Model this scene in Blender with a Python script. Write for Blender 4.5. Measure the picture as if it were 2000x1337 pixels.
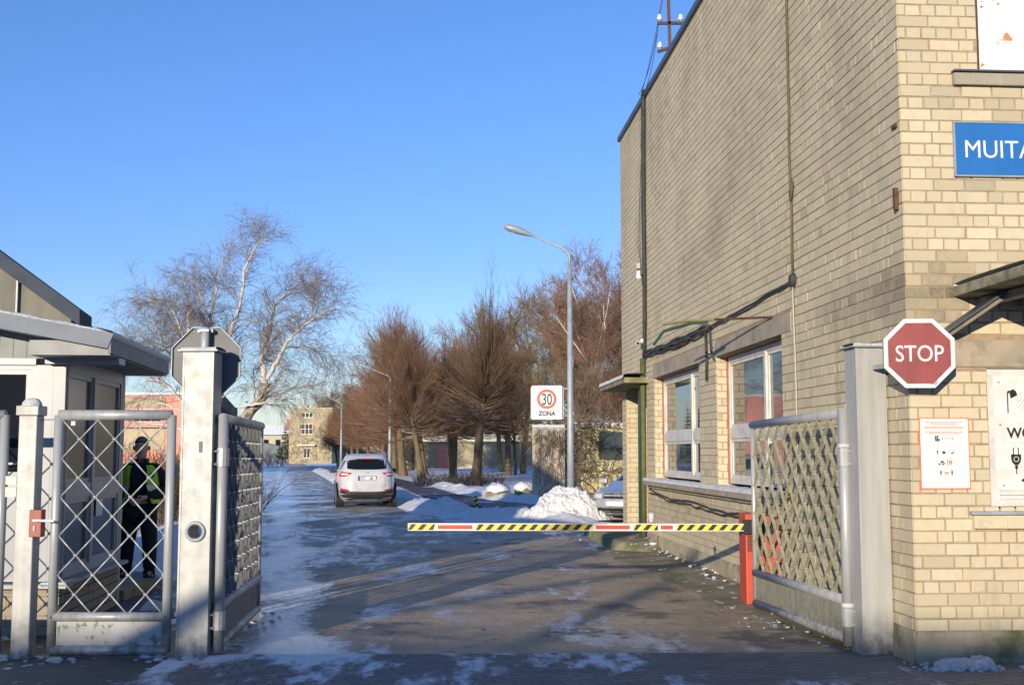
import bpy, bmesh, math, random
import numpy as np
from mathutils import Vector, Matrix, noise, Euler
R = math.radians
rnd = random.Random(7)
scene = bpy.context.scene
for o in list(bpy.data.objects): bpy.data.objects.remove(o)
COL = scene.collection

# ---------------- camera, sky, sun, exposure ----------------
cam_d = bpy.data.cameras.new('camera'); cam = bpy.data.objects.new('camera', cam_d); COL.objects.link(cam)
cam.location = (0, 0, 1.65); cam.rotation_euler = (R(90) + math.atan(217 / 2300), 0, 0)
cam_d.sensor_width = 36; cam_d.lens = 41.4; cam_d.clip_start = 0.1; cam_d.clip_end = 3000
scene.camera = cam
SUN_EL, SUN_T = 10.0, 0.38          # elevation in degrees; the sun stands behind the camera, 0.25 to the left per unit back
SUN_AZ = 180 + math.degrees(math.atan(SUN_T))
w = bpy.data.worlds.new('World'); scene.world = w; w.use_nodes = True
nt = w.node_tree; nt.nodes.clear()
sky = nt.nodes.new('ShaderNodeTexSky'); sky.sky_type = 'NISHITA'; sky.sun_disc = False
sky.sun_elevation = R(SUN_EL); sky.sun_rotation = R(SUN_AZ); sky.altitude = 0
sky.air_density = 1.25; sky.dust_density = 0.1; sky.ozone_density = 3.0
bg = nt.nodes.new('ShaderNodeBackground'); bg.inputs[1].default_value = 0.15
wo = nt.nodes.new('ShaderNodeOutputWorld')
tcw = nt.nodes.new('ShaderNodeTexCoord'); sxz = nt.nodes.new('ShaderNodeSeparateXYZ'); nt.links.new(tcw.outputs['Generated'], sxz.inputs[0])
rmp = nt.nodes.new('ShaderNodeValToRGB'); nt.links.new(sxz.outputs[2], rmp.inputs[0])
rmp.color_ramp.elements[0].position = 0.0; rmp.color_ramp.elements[0].color = (.50, .60, 1.02, 1)      # clear cold air: bluer at the horizon
rmp.color_ramp.elements[1].position = .45; rmp.color_ramp.elements[1].color = (.355, .487, .75, 1)
e_ = rmp.color_ramp.elements.new(.16); e_.color = (.375, .465, .83, 1)
mulw = nt.nodes.new('ShaderNodeMix'); mulw.data_type = 'RGBA'; mulw.blend_type = 'MULTIPLY'; mulw.inputs[0].default_value = 1
nt.links.new(sky.outputs[0], mulw.inputs[6]); nt.links.new(rmp.outputs[0], mulw.inputs[7])
nt.links.new(mulw.outputs[2], bg.inputs[0]); nt.links.new(bg.outputs[0], wo.inputs[0])
sl = bpy.data.lights.new('sun', 'SUN'); sl.energy = 2.9; sl.angle = R(0.5); sl.color = (1.0, 0.86, 0.66)
so = bpy.data.objects.new('sun', sl); COL.objects.link(so)
sdir = Vector((-SUN_T, -1, 0)).normalized() * math.cos(R(SUN_EL)) + Vector((0, 0, math.sin(R(SUN_EL))))
so.rotation_euler = sdir.to_track_quat('Z', 'Y').to_euler()
so.location = sdir * 60
scene.view_settings.view_transform = 'Standard'; scene.view_settings.look = 'None'
scene.view_settings.exposure = 1.0; scene.view_settings.gamma = 1.0

# ---------------- mesh builder ----------------
class MB:
    def __init__(s): s.v = []; s.f = []; s.m = []; s.c = []; s.hascol = False
    def add(s, vs, fs, mi=0, col=None):
        b = len(s.v); s.v.extend([tuple(v) for v in vs])
        for f in fs:
            s.f.append(tuple(b + i for i in f)); s.m.append(mi); s.c.append(col)
        if col is not None: s.hascol = True
    def box(s, c, size, M=None, mi=0, taper=(1, 1)):
        x, y, z = size[0] / 2, size[1] / 2, size[2] / 2
        vs = []
        for dz, tx, ty in ((-z, 1, 1), (z, taper[0], taper[1])):
            for dx, dy in ((-x, -y), (x, -y), (x, y), (-x, y)): vs.append(Vector((dx * tx, dy * ty, dz)))
        if M is not None: vs = [M @ v for v in vs]
        c = Vector(c); vs = [v + c for v in vs]
        s.add(vs, [(3, 2, 1, 0), (4, 5, 6, 7), (0, 1, 5, 4), (1, 2, 6, 5), (2, 3, 7, 6), (3, 0, 4, 7)], mi)
    def bx(s, x0, x1, y0, y1, z0, z1, F=None, mi=0):
        vs = [Vector(p) for p in ((x0, y0, z0), (x1, y0, z0), (x1, y1, z0), (x0, y1, z0), (x0, y0, z1), (x1, y0, z1), (x1, y1, z1), (x0, y1, z1))]
        if F: vs = [F(*v) for v in vs]
        s.add(vs, [(3, 2, 1, 0), (4, 5, 6, 7), (0, 1, 5, 4), (1, 2, 6, 5), (2, 3, 7, 6), (3, 0, 4, 7)], mi)
    def bar(s, a, b, wdt, hgt, n=None, mi=0):
        """box from a to b; n is the direction across which the bar is hgt wide"""
        a = Vector(a); b = Vector(b); d = (b - a).normalized()
        n = Vector(n) if n is not None else (Vector((0, 0, 1)) if abs(d.z) < .9 else Vector((1, 0, 0)))
        n = (n - d * n.dot(d)).normalized(); t = d.cross(n)
        vs = []
        for p in (a, b):
            for i, j in ((-1, -1), (1, -1), (1, 1), (-1, 1)): vs.append(p + t * (i * wdt / 2) + n * (j * hgt / 2))
        s.add(vs, [(3, 2, 1, 0), (4, 5, 6, 7), (0, 1, 5, 4), (1, 2, 6, 5), (2, 3, 7, 6), (3, 0, 4, 7)], mi)
    def tube(s, pts, r, k=8, mi=0, cap=True):
        pts = [Vector(p) for p in pts]; n = len(pts)
        rs = r if isinstance(r, (list, tuple)) else [r] * n
        vs = []; prev = None
        for i, p in enumerate(pts):
            d = (pts[min(i + 1, n - 1)] - pts[max(i - 1, 0)])
            d = d.normalized() if d.length > 1e-9 else Vector((0, 0, 1))
            if prev is None: u = d.orthogonal().normalized()
            else:
                u = prev - d * prev.dot(d); u = u.normalized() if u.length > 1e-6 else d.orthogonal().normalized()
            prev = u; q = d.cross(u)
            for j in range(k):
                a = 2 * math.pi * j / k; vs.append(p + (u * math.cos(a) + q * math.sin(a)) * rs[i])
        fs = [(i * k + j, i * k + (j + 1) % k, (i + 1) * k + (j + 1) % k, (i + 1) * k + j) for i in range(n - 1) for j in range(k)]
        if cap and k > 3: fs += [tuple(range(k))[::-1], tuple((n - 1) * k + j for j in range(k))]
        s.add(vs, fs, mi)
    def lathe(s, prof, c=(0, 0, 0), k=16, M=None, mi=0):
        c = Vector(c); vs = []
        for r, z in prof:
            for j in range(k):
                a = 2 * math.pi * j / k; v = Vector((r * math.cos(a), r * math.sin(a), z))
                vs.append((M @ v if M is not None else v) + c)
        n = len(prof)
        fs = [(i * k + j, i * k + (j + 1) % k, (i + 1) * k + (j + 1) % k, (i + 1) * k + j) for i in range(n - 1) for j in range(k)]
        fs += [tuple(range(k))[::-1], tuple((n - 1) * k + j for j in range(k))]
        s.add(vs, fs, mi)
    def prism(s, poly, F, d0, d1, mi=0):
        """poly: 2-D points; F(a,b,d)->3-D; extruded from d0 to d1"""
        n = len(poly); vs = [F(a, b, d0) for a, b in poly] + [F(a, b, d1) for a, b in poly]
        s.add(vs, [tuple(range(n))[::-1], tuple(range(n, 2 * n))] + [(i, (i + 1) % n, n + (i + 1) % n, n + i) for i in range(n)], mi)
    def grid(s, P, mi=0, close=False):
        """P: list of rows of points"""
        nr, nc = len(P), len(P[0]); vs = [p for row in P for p in row]
        fs = [(i * nc + j, i * nc + (j + 1) % nc, (i + 1) * nc + (j + 1) % nc, (i + 1) * nc + j) for i in range(nr - 1) for j in range(nc if close else nc - 1)]
        s.add(vs, fs, mi)
    def build(s, name, mats, parent=None, smooth=False, bevel=0, org=None, fixn=False):
        me = bpy.data.meshes.new(name)
        o = bpy.data.objects.new(name, me)
        vs = s.v
        if parent is not None:
            M = world_of(parent).inverted(); vs = [M @ Vector(v) for v in vs]
        elif org is not None:
            vs = [Vector(v) - Vector(org) for v in vs]; o.location = org
        me.from_pydata(vs, [], s.f)
        if not isinstance(mats, (list, tuple)): mats = [mats]
        for m_ in mats: me.materials.append(m_)
        me.polygons.foreach_set('material_index', s.m)
        if s.hascol:
            ca = me.color_attributes.new('Col', 'BYTE_COLOR', 'CORNER'); arr = []
            for f, c in zip(s.f, s.c):
                c = c or (1, 1, 1); arr += [c[0], c[1], c[2], 1.0] * len(f)
            ca.data.foreach_set('color', arr)
        if smooth: me.polygons.foreach_set('use_smooth', [True] * len(me.polygons))
        if fixn:
            bm = bmesh.new(); bm.from_mesh(me); bmesh.ops.recalc_face_normals(bm, faces=bm.faces); bm.to_mesh(me); bm.free()
        me.update()
        COL.objects.link(o)
        if parent is not None: o.parent = parent
        if bevel:
            b = o.modifiers.new('bevel', 'BEVEL'); b.width = bevel; b.segments = 2; b.limit_method = 'ANGLE'; b.angle_limit = R(50)
        return o
def world_of(o):
    M = Matrix.LocRotScale(o.location, o.rotation_euler, o.scale)
    return (world_of(o.parent) @ M) if o.parent else M
def tag(o, label=None, cat=None, group=None, kind=None):
    if label: o['label'] = label
    if cat: o['category'] = cat
    if group: o['group'] = group
    if kind: o['kind'] = kind
    return o
def thing(name, label, cat, loc, rz=0, group=None):
    o = bpy.data.objects.new(name, None); COL.objects.link(o); o.empty_display_size = .2
    o.location = loc; o.rotation_euler = (0, 0, rz)
    return tag(o, label, cat, group)
def copy_tree(o, parent=None):
    c = o.copy(); COL.objects.link(c); c.parent = parent
    for ch in [x for x in bpy.data.objects if x.parent == o]: copy_tree(ch, c)
    return c
def text(name, body, size, mat_, F, parent, d=0.002, align='CENTER', bold=0.0, sx=1.0):
    """F(a,b,d): a to the right, b up, d outwards"""
    cu = bpy.data.curves.new(name, 'FONT'); cu.body = body; cu.size = size; cu.align_x = align; cu.offset = bold; cu.resolution_u = 4
    t = bpy.data.objects.new(name, cu); COL.objects.link(t)
    dg = bpy.context.evaluated_depsgraph_get(); me = bpy.data.meshes.new_from_object(t.evaluated_get(dg))
    bpy.data.objects.remove(t)
    mb = MB(); vs = [F(v.co.x * sx, v.co.y, d) for v in me.vertices]
    mb.add(vs, [tuple(p.vertices) for p in me.polygons])
    return mb.build(name, mat_, parent)

# ---------------- materials ----------------
class N:
    def __init__(s, name):
        s.m = bpy.data.materials.new(name); s.m.use_nodes = True; s.t = s.m.node_tree; s.p = s.t.nodes['Principled BSDF']
        s.tc = s.t.nodes.new('ShaderNodeTexCoord'); s.o = s.tc.outputs['Object']
        s.geo = None
    def node(s, ty, **kw):
        n = s.t.nodes.new(ty)
        for k, v in kw.items():
            if k in n.inputs.keys(): s.set(n.inputs[k], v)
            else: setattr(n, k, v)
        return n
    def set(s, inp, v):
        if hasattr(v, 'is_output') or isinstance(v, bpy.types.NodeSocket): s.t.links.new(v, inp)
        else: inp.default_value = v
    def pos(s):
        if s.geo is None: s.geo = s.t.nodes.new('ShaderNodeNewGeometry')
        return s.geo.outputs['Position']
    def mapping(s, vec, loc=(0, 0, 0), rot=(0, 0, 0), sc=(1, 1, 1)):
        n = s.t.nodes.new('ShaderNodeMapping'); s.t.links.new(vec, n.inputs[0])
        n.inputs[1].default_value = loc; n.inputs[2].default_value = rot; n.inputs[3].default_value = sc
        return n.outputs[0]
    def noise(s, scale=5, detail=4, vec=None, rough=.55, dist=0):
        n = s.t.nodes.new('ShaderNodeTexNoise'); n.inputs['Scale'].default_value = scale; n.inputs['Detail'].default_value = detail
        n.inputs['Roughness'].default_value = rough; n.inputs['Distortion'].default_value = dist
        s.t.links.new(vec or s.o, n.inputs['Vector']); return n.outputs['Fac']
    def math(s, op, a, b=0.0, clamp=False):
        n = s.t.nodes.new('ShaderNodeMath'); n.operation = op; n.use_clamp = clamp
        s.set(n.inputs[0], a); s.set(n.inputs[1], b); return n.outputs[0]
    def ramp(s, fac, a, b, lo=0.0, hi=1.0):
        n = s.t.nodes.new('ShaderNodeMapRange'); n.clamp = True
        s.set(n.inputs[0], fac); n.inputs[1].default_value = a; n.inputs[2].default_value = b; n.inputs[3].default_value = lo; n.inputs[4].default_value = hi
        return n.outputs[0]
    def mix(s, f, a, b, mode='MIX'):
        n = s.t.nodes.new('ShaderNodeMix'); n.data_type = 'RGBA'; n.blend_type = mode
        s.set(n.inputs[0], f)
        for inp, v in ((n.inputs[6], a), (n.inputs[7], b)):
            if isinstance(v, bpy.types.NodeSocket): s.t.links.new(v, inp)
            else: inp.default_value = (*v, 1) if len(v) == 3 else v
        return n.outputs[2]
    def out(s, col=None, rough=None, metal=None, spec=None, **kw):
        if col is not None: s.set(s.p.inputs['Base Color'], (*col, 1) if isinstance(col, tuple) else col)
        if rough is not None: s.set(s.p.inputs['Roughness'], rough)
        if metal is not None: s.set(s.p.inputs['Metallic'], metal)
        if spec is not None: s.set(s.p.inputs['Specular IOR Level'], spec)
        return s.m
    def bump(s, h, strength=.3, dist=.02):
        n = s.t.nodes.new('ShaderNodeBump'); n.inputs['Strength'].default_value = strength; n.inputs['Distance'].default_value = dist
        s.t.links.new(h, n.inputs['Height']); s.t.links.new(n.outputs[0], s.p.inputs['Normal'])
    def xyz(s, vec):
        n = s.t.nodes.new('ShaderNodeSeparateXYZ'); s.t.links.new(vec, n.inputs[0]); return n.outputs
def mat(name, col, col2=None, rough=.6, metal=0, sc=4, lo=.4, hi=.65, bump=0, bsc=30, spec=.5, col3=None, sc3=15, lo3=.6, hi3=.68, bd=.01):
    n = N(name); c = tuple(col); c2 = col2 or tuple(x * .78 for x in col)
    k = n.mix(n.ramp(n.noise(sc, 5), lo, hi), c, c2)
    if col3: k = n.mix(n.ramp(n.noise(sc3, 6, rough=.65), lo3, hi3), k, col3)
    n.out(k, rough, metal, spec)
    if bump: n.bump(n.noise(bsc, 5), bump, bd)
    return n.m
def plain(name, col, rough=.5, metal=0, spec=.5): return N(name).out(tuple(col), rough, metal, spec)

M = {}
# calcium silicate brick: per-brick tint from the mesh, green and sooty weathering from noise
def brick_material(name, base, soot=(.13, .125, .095), amount=1.0):
    n = N(name)
    vc = n.node('ShaderNodeVertexColor'); vc.layer_name = 'Col'
    k = n.mix(1.0, base, vc.outputs[0], 'MULTIPLY')
    k = n.mix(n.ramp(n.noise(17, 7, rough=.72), .42, .66, 0, .42), k, tuple(x * .72 for x in base))
    k = n.mix(n.ramp(n.noise(70, 4), .62, .72, 0, .5), k, tuple(x * .5 for x in base))
    P = n.mapping(n.o, sc=(1, 1, .28))
    st = n.math('MULTIPLY', n.ramp(n.noise(1.3, 8, P, .72), .57, .71, 0, .36 * amount), n.ramp(n.noise(26, 4), .36, .56, .35, 1))
    k = n.mix(st, k, soot)
    zz = n.xyz(n.o)[2]
    top = n.math('MULTIPLY', n.ramp(zz, 5.6, 8.1, 0, .28 * amount), n.ramp(n.noise(2.6, 5, n.mapping(n.o, sc=(1, 1, .1))), .42, .66))
    k = n.mix(top, k, soot)
    ms = n.math('MULTIPLY', n.ramp(n.noise(2.1, 6, n.mapping(n.o, loc=(3, 9, 1), sc=(1, 1, .16)), .6), .6, .72, 0, .5 * amount), n.ramp(n.noise(30, 3), .3, .7))
    k = n.mix(ms, k, (.12, .135, .045))
    n.out(k, .85, 0, .25); n.bump(n.noise(60, 5), .35, .006)
    return n.m
M['brick'] = brick_material('silicate_brick', (.61, .53, .365))
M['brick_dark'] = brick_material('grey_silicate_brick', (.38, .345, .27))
M['mortar'] = mat('mortar', (.36, .265, .185), (.26, .20, .145), .95, sc=14, bump=.5, bsc=90)
M['concrete'] = mat('concrete_lintel', (.37, .31, .235), (.26, .23, .18), .9, sc=3, bump=.3, bsc=60, col3=(.16, .15, .11), sc3=2.2, lo3=.55, hi3=.7)
M['plinth'] = mat('plinth_concrete', (.42, .35, .24), (.24, .22, .13), .9, sc=1.6, bump=.4, bsc=40, col3=(.13, .13, .06), sc3=2.3, lo3=.52, hi3=.66)
M['kerb'] = mat('mossy_concrete', (.27, .24, .16), (.12, .125, .05), .9, sc=3, bump=.5, bsc=40)
M['flashing'] = mat('dark_metal_flashing', (.09, .11, .14), (.06, .07, .09), .45, .3, sc=2)
M['snow'] = N('snow')
_n = M['snow']; _n.out((.84, .85, .87), .55, 0, .3); _n.p.inputs['Subsurface Weight'].default_value = .0
_n.bump(_n.math('ADD', _n.noise(9, 8, _n.pos(), .7), _n.noise(45, 6, _n.pos(), .7)), .9, .05); _n.set(_n.p.inputs['Base Color'], _n.mix(_n.ramp(_n.noise(5, 6, _n.pos(), .7), .52, .68, 0, .55), (.84, .85, .87), (.52, .47, .41))); M['snow'] = _n.m
M['white_frame'] = mat('white_painted_wood', (.60, .59, .56), (.48, .46, .42), .55, sc=6, col3=(.3, .22, .15), sc3=12, lo3=.7, hi3=.75)
M['white_pvc'] = mat('white_pvc', (.33, .345, .375), (.28, .29, .315), .35, sc=2)
def glassmat(name, base, ior=1.9):
    n = N(name); n.out(base, .03, 0, .6); n.p.inputs['IOR'].default_value = ior
    n.bump(n.noise(1.1, 2, n.pos()), .05, .05); return n.m
M['glass'] = glassmat('window_glass', (.05, .065, .075))
M['glass_soft'] = glassmat('booth_glass', (.04, .05, .055), 1.6); M['glass_soft'].node_tree.nodes['Principled BSDF'].inputs['Roughness'].default_value = .16; M['glass_dark'] = glassmat('dark_window_glass', (.012, .014, .018), 1.5)
M['curtain'] = plain('curtain', (.42, .40, .34), .9)
def paint_silver(name, a=(.60, .605, .585), b=(.47, .475, .46), metal=.25, chips=(.12, .10, .08), lo3=.72, rough=.45):
    metal *= .4; n = N(name); k = n.mix(n.ramp(n.noise(16, 6, n.mapping(n.o, sc=(1, 1, .05)), .6), .40, .70, 0, .8), a, b)
    k = n.mix(n.math('MULTIPLY', n.ramp(n.noise(9, 6, n.mapping(n.o, sc=(1, 1, .10)), .7), .66, .74, 0, .7), n.ramp(n.noise(3, 3), .45, .6)), k, (.20, .12, .07))
    k = n.mix(n.ramp(n.noise(34, 5, rough=.7), lo3, lo3 + .04), k, chips)
    z = n.xyz(n.o)[2]
    grime = n.math('MULTIPLY', n.ramp(z, 0, .45, 1, 0), n.ramp(n.noise(12, 6), .42, .62))
    k = n.mix(grime, k, (.17, .155, .12))
    n.out(k, n.ramp(n.noise(8, 4), .3, .7, rough - .08, rough + .15), metal, .5)
    n.bump(n.noise(3.5, 4), .07, .012); return n.m
M['silver'] = paint_silver('silver_paint', (.40, .405, .39), (.30, .305, .29))
M['silver_tube'] = paint_silver('silver_painted_tube', (.38, .395, .40), (.26, .27, .27), .45, (.10, .12, .07), .66, .38)
M['lattice'] = paint_silver('weathered_steel_flat', (.33, .325, .25), (.20, .205, .13), .25, (.10, .11, .04), .6, .55)
M['lattice_shaded'] = paint_silver('shaded_steel_flat', (.15, .158, .165), (.09, .095, .095), .2, (.12, .12, .07), .64, .5)  # left leaf's flats: the shade they stand in is put into this darker colour
M['rust'] = mat('rusty_iron', (.12, .055, .035), (.06, .035, .025), .8, sc=20, bump=.4)
M['galv'] = mat('galvanised_metal', (.33, .36, .385), (.26, .29, .31), .5, .15, sc=5)
M['sign_back'] = mat('grey_sign_back', (.13, .14, .145), (.10, .108, .112), .6, .0, sc=3, col3=(.42, .28, .10), sc3=3.0, lo3=.70, hi3=.72)
M['white_paint'] = mat('white_sign_paint', (.68, .67, .65), (.60, .57, .53), .45, sc=8, col3=(.45, .22, .10), sc3=9, lo3=.72, hi3=.76)
M['red_sign'] = mat('faded_red_enamel', (.27, .045, .045), (.20, .035, .035), .5, sc=5, col3=(.2, .1, .09), sc3=24, lo3=.72, hi3=.74)
M['white'] = plain('clean_white', (.66, .66, .65), .5)
M['black'] = plain('black_plastic', (.015, .015, .017), .45)
M['rubber'] = plain('rubber', (.02, .02, .02), .85)
M['red'] = plain('bright_red', (.75, .05, .025), .4)
M['orange'] = plain('poster_orange', (.85, .15, .06), .6)
M['yellow'] = mat('yellow_tape', (.80, .60, .03), (.70, .52, .04), .4)
M['navy'] = plain('navy_ink', (.03, .05, .11), .6)
M['greyink'] = plain('grey_ink', (.55, .56, .56), .6)
M['blue_sign'] = mat('blue_enamel', (.02, .14, .42), (.015, .12, .37), .4, sc=2)
M['barrier_red'] = mat('barrier_orange_red', (.50, .065, .03), (.42, .055, .025), .5, sc=3)
M['cable'] = mat('black_cable', (.035, .035, .032), (.06, .06, .05), .7)
M['cable_pale'] = plain('pale_conduit', (.42, .40, .33), .6)
M['pipe'] = mat('mossy_pipe', (.085, .075, .035), (.10, .12, .035), .7, sc=7)
M['pipe_green'] = plain('green_pipe', (.03, .085, .06), .5)
M['wood'] = mat('weathered_wood', (.25, .21, .16), (.17, .14, .11), .85, sc=8, bump=.4)
# ---------------- the ground ----------------
ax = Vector((-.195, 1, 0)).normalized()
def sheet(name, poly, z, m, kind='structure', label=None, res=None):
    mb = MB(); mb.add([(x, y, z) for x, y in poly], [tuple(range(len(poly)))]); o = mb.build(name, m); return tag(o, label, None, None, kind)
RA = R(11)
def alongvec(n, sc): return n.mapping(n.pos(), rot=(0, 0, -RA), sc=sc)
# icy road
n = N('icy_asphalt'); P = n.pos(); X = n.xyz(n.mapping(P, rot=(0, 0, -RA)))
warp = n.noise(.35, 4, P)
streak = n.noise(1.0, 8, n.mapping(P, rot=(0, 0, -RA + .03), sc=(1.1, .30, 1)), .66, .9)
fine = n.noise(1.0, 6, n.mapping(P, rot=(0, 0, -RA), sc=(7, 2.6, 1)), .7)
brk = n.noise(9, 7, P, .7)
patch = n.noise(.55, 5, P, .6)
# wetter and barer on the sunny side by the gate, icier to the left and beyond
gx = n.ramp(X[0], -2.5, 4.2, .11, -.16)
tw = n.math('ADD', X[0], n.math('MULTIPLY', n.math('SUBTRACT', n.noise(.22, 3, P), .5), 1.6))
def hump(c, w_, a): return n.ramp(n.math('ABSOLUTE', n.math('SUBTRACT', tw, c)), 0, w_, a, 0)
near = n.ramp(n.xyz(P)[1], 13, 24, 1, .25)
gx = n.math('ADD', gx, n.math('ADD', hump(.05, .50, .25), n.math('ADD', hump(-1.7, .45, .14), n.math('MULTIPLY', near, n.math('ADD', hump(1.1, .8, -.10), hump(-.9, .6, -.06))))))
gy = n.ramp(n.xyz(P)[1], 12, 26, -.01, .11)
d = n.math('ADD', n.math('ADD', n.math('MULTIPLY', streak, 1.15), n.math('MULTIPLY', patch, .75)), n.math('ADD', n.math('MULTIPLY', fine, .55), n.math('MULTIPLY', brk, .55)))
d = n.math('SUBTRACT', d, 1.50)
d = n.math('ADD', d, n.math('ADD', gx, gy))
ice = n.ramp(d, -.015, .085)
asp = n.mix(n.ramp(n.noise(1.2, 6, P, .6), .36, .64), (.47, .365, .225), (.28, .218, .137))
asp = n.mix(n.ramp(n.noise(70, 3, P), .45, .7, 0, .6), asp, (.42, .35, .27)); asp = n.mix(n.ramp(n.noise(38, 5, P, .8), .60, .66, 0, .7), asp, (.06, .05, .042)); asp = n.mix(n.ramp(n.noise(2.6, 8, n.mapping(P, loc=(2, 7, 0), rot=(0, 0, .5), sc=(1.3, .5, 1)), .75, 1.2), .58, .64, 0, .7), asp, (.075, .062, .052))
asp = n.mix(n.ramp(n.noise(.9, 5, n.mapping(P, loc=(5, 3, 0)), .6), .56, .64, 0, .75), asp, (.05, .045, .045))
film = n.mix(n.ramp(brk, .3, .7), (.50, .53, .58), (.27, .29, .33))
white = n.mix(n.ramp(n.math('ADD', d, n.math('MULTIPLY', n.noise(25, 5, P, .7), .25)), .24, .38), film, (.80, .82, .85))
k = n.mix(n.math('MULTIPLY', ice, .93), asp, white)
n.out(k, n.ramp(n.math('ADD', ice, n.math('MULTIPLY', brk, .6)), .3, 1.2, .60, .24), 0, .5)
h = n.math('ADD', n.math('MULTIPLY', d, 1.3), n.math('ADD', n.math('MULTIPLY', n.noise(6, 5, P), .7), n.math('MULTIPLY', n.noise(55, 4, P), .12)))
n.bump(h, .75, .045); M['road'] = n.m
# snow on rough grass
n = N('snowy_verge'); P = n.pos()
s1 = n.noise(3.5, 7, P, .68); s2 = n.noise(.35, 4, P)
bare = n.ramp(n.math('ADD', s1, n.math('MULTIPLY', s2, .35)), .75, .84)
k = n.mix(bare, (.84, .85, .88), n.mix(n.ramp(n.noise(20, 5, P), .4, .6), (.16, .12, .075), (.09, .085, .05)))
n.out(k, .7, 0, .3); n.bump(n.math('ADD', n.noise(1.5, 6, P), n.math('MULTIPLY', n.noise(14, 6, P, .7), .6)), 1.0, .12); M['verge'] = n.m
# path
n = N('wet_path'); P = n.pos()
k = n.mix(n.ramp(n.noise(1.4, 6, P), .4, .6), (.10, .085, .07), (.055, .05, .048))
k = n.mix(n.ramp(n.noise(2.6, 8, n.mapping(P, rot=(0, 0, .3), sc=(1.6, .6, 1)), .68), .57, .66), k, (.72, .75, .80))
n.out(k, .6, 0, .4); n.bump(n.noise(20, 6, P), .5, .02); M['path'] = n.m
# concrete apron beside the wall
n = N('mossy_apron'); P = n.pos()
k = n.mix(n.ramp(n.noise(2.2, 6, P), .4, .62), (.30, .25, .17), (.17, .16, .085))
k = n.mix(n.ramp(n.noise(40, 4, P), .45, .7, 0, .5), k, (.12, .11, .07))
k = n.mix(n.ramp(n.noise(3.3, 8, n.mapping(P, rot=(0, 0, .06), sc=(1.6, .7, 1)), .72), .585, .63), k, (.80, .82, .86))
n.out(k, .85, 0, .3); n.bump(n.noise(26, 6, P, .65), .7, .02); M['apron'] = n.m
# concrete block paving
n = N('block_paving'); P = n.mapping(n.pos(), rot=(0, 0, R(-22)))
b = n.t.nodes.new('ShaderNodeTexBrick'); n.t.links.new(P, b.inputs['Vector'])
b.inputs['Scale'].default_value = 1; b.inputs['Brick Width'].default_value = .215; b.inputs['Row Height'].default_value = .108
b.inputs['Mortar Size'].default_value = .006; b.inputs['Mortar Smooth'].default_value = .3; b.offset = .5
b.inputs['Color1'].default_value = (.23, .21, .195, 1); b.inputs['Color2'].default_value = (.15, .142, .135, 1); b.inputs['Mortar'].default_value = (.045, .042, .04, 1)
k = n.mix(n.ramp(n.noise(2.0, 5, n.pos()), .42, .62, 0, .5), b.outputs[0], (.12, .115, .115))
sn = n.ramp(n.math('ADD', n.noise(1.1, 8, n.mapping(n.pos(), rot=(0, 0, -.5), sc=(1.2, .5, 1)), .7), n.ramp(n.xyz(n.pos())[0], -2.2, 2.5, .085, -.05)), .545, .62)
k = n.mix(sn, k, (.66, .70, .76)); n.out(k, .7, 0, .4)
n.bump(n.math('SUBTRACT', n.noise(30, 4, n.pos()), n.math('MULTIPLY', b.outputs['Fac'], 1.5)), .6, .008); M['paving'] = n.m
n = N('old_asphalt'); P = n.pos()
k = n.mix(n.ramp(n.noise(1.2, 6, P), .4, .6), (.13, .125, .12), (.075, .075, .078))
k = n.mix(n.ramp(n.noise(4, 8, P, .72), .6, .65), k, (.74, .77, .82))
n.out(k, .75, 0, .35); n.bump(n.noise(40, 5, P), .6, .01); M['asphalt'] = n.m

# ground with gentle lumps, dense near and coarse far
def ground():
    ys = list(np.linspace(-60, 8, 12)) + list(np.linspace(10, 60, 90)) + list(np.geomspace(64, 2400, 50))
    xs = list(-np.geomspace(2400, 32, 26)) + list(np.linspace(-30, 30, 120)) + list(np.geomspace(32, 2400, 26))
    rows = []
    for y in ys:
        row = []
        for x in xs:
            # flat under the paved parts, lumpy in the snow verges
            rl = -3.4 - .2 * (y - 10); rr = -2.9 - .194 * (y - 33)
            if y < 28: rr = 6
            dd = max(rl - x, x - rr, 0) if y > 9 else 0
            a = min(dd / 2, 1) * .10 if (abs(x) < 45 and y < 130) else 0
            z = -.03 + min(dd, 1) * .035 + a * (noise.noise(Vector((x * .6, y * .6, 0))) + .5 * noise.noise(Vector((x * 1.9, y * 1.9, 4))) + .5)
            row.append((x, y, z))
        rows.append(row)
    mb = MB(); mb.grid(rows); o = mb.build('ground', M['verge'], smooth=True); tag(o, 'snow covered ground with rough grass showing through', kind='structure')
ground()
rl = lambda y: -3.4 - .2 * (y - 10)
rr = lambda y: -2.9 - .194 * (y - 33)
ysr = [33, 60, 100, 150, 210, 300]
poly = [(-2.9, 9.55), (3.25, 9.55), (3.3, 24.3), (1.9, 24.5), (1.3, 26.2), (0, 28.3), (-1.6, 30.6)] + [(rr(y), y) for y in ysr] + [(rl(y), y) for y in reversed(ysr)] + [(-3.6, 12)]
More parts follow.
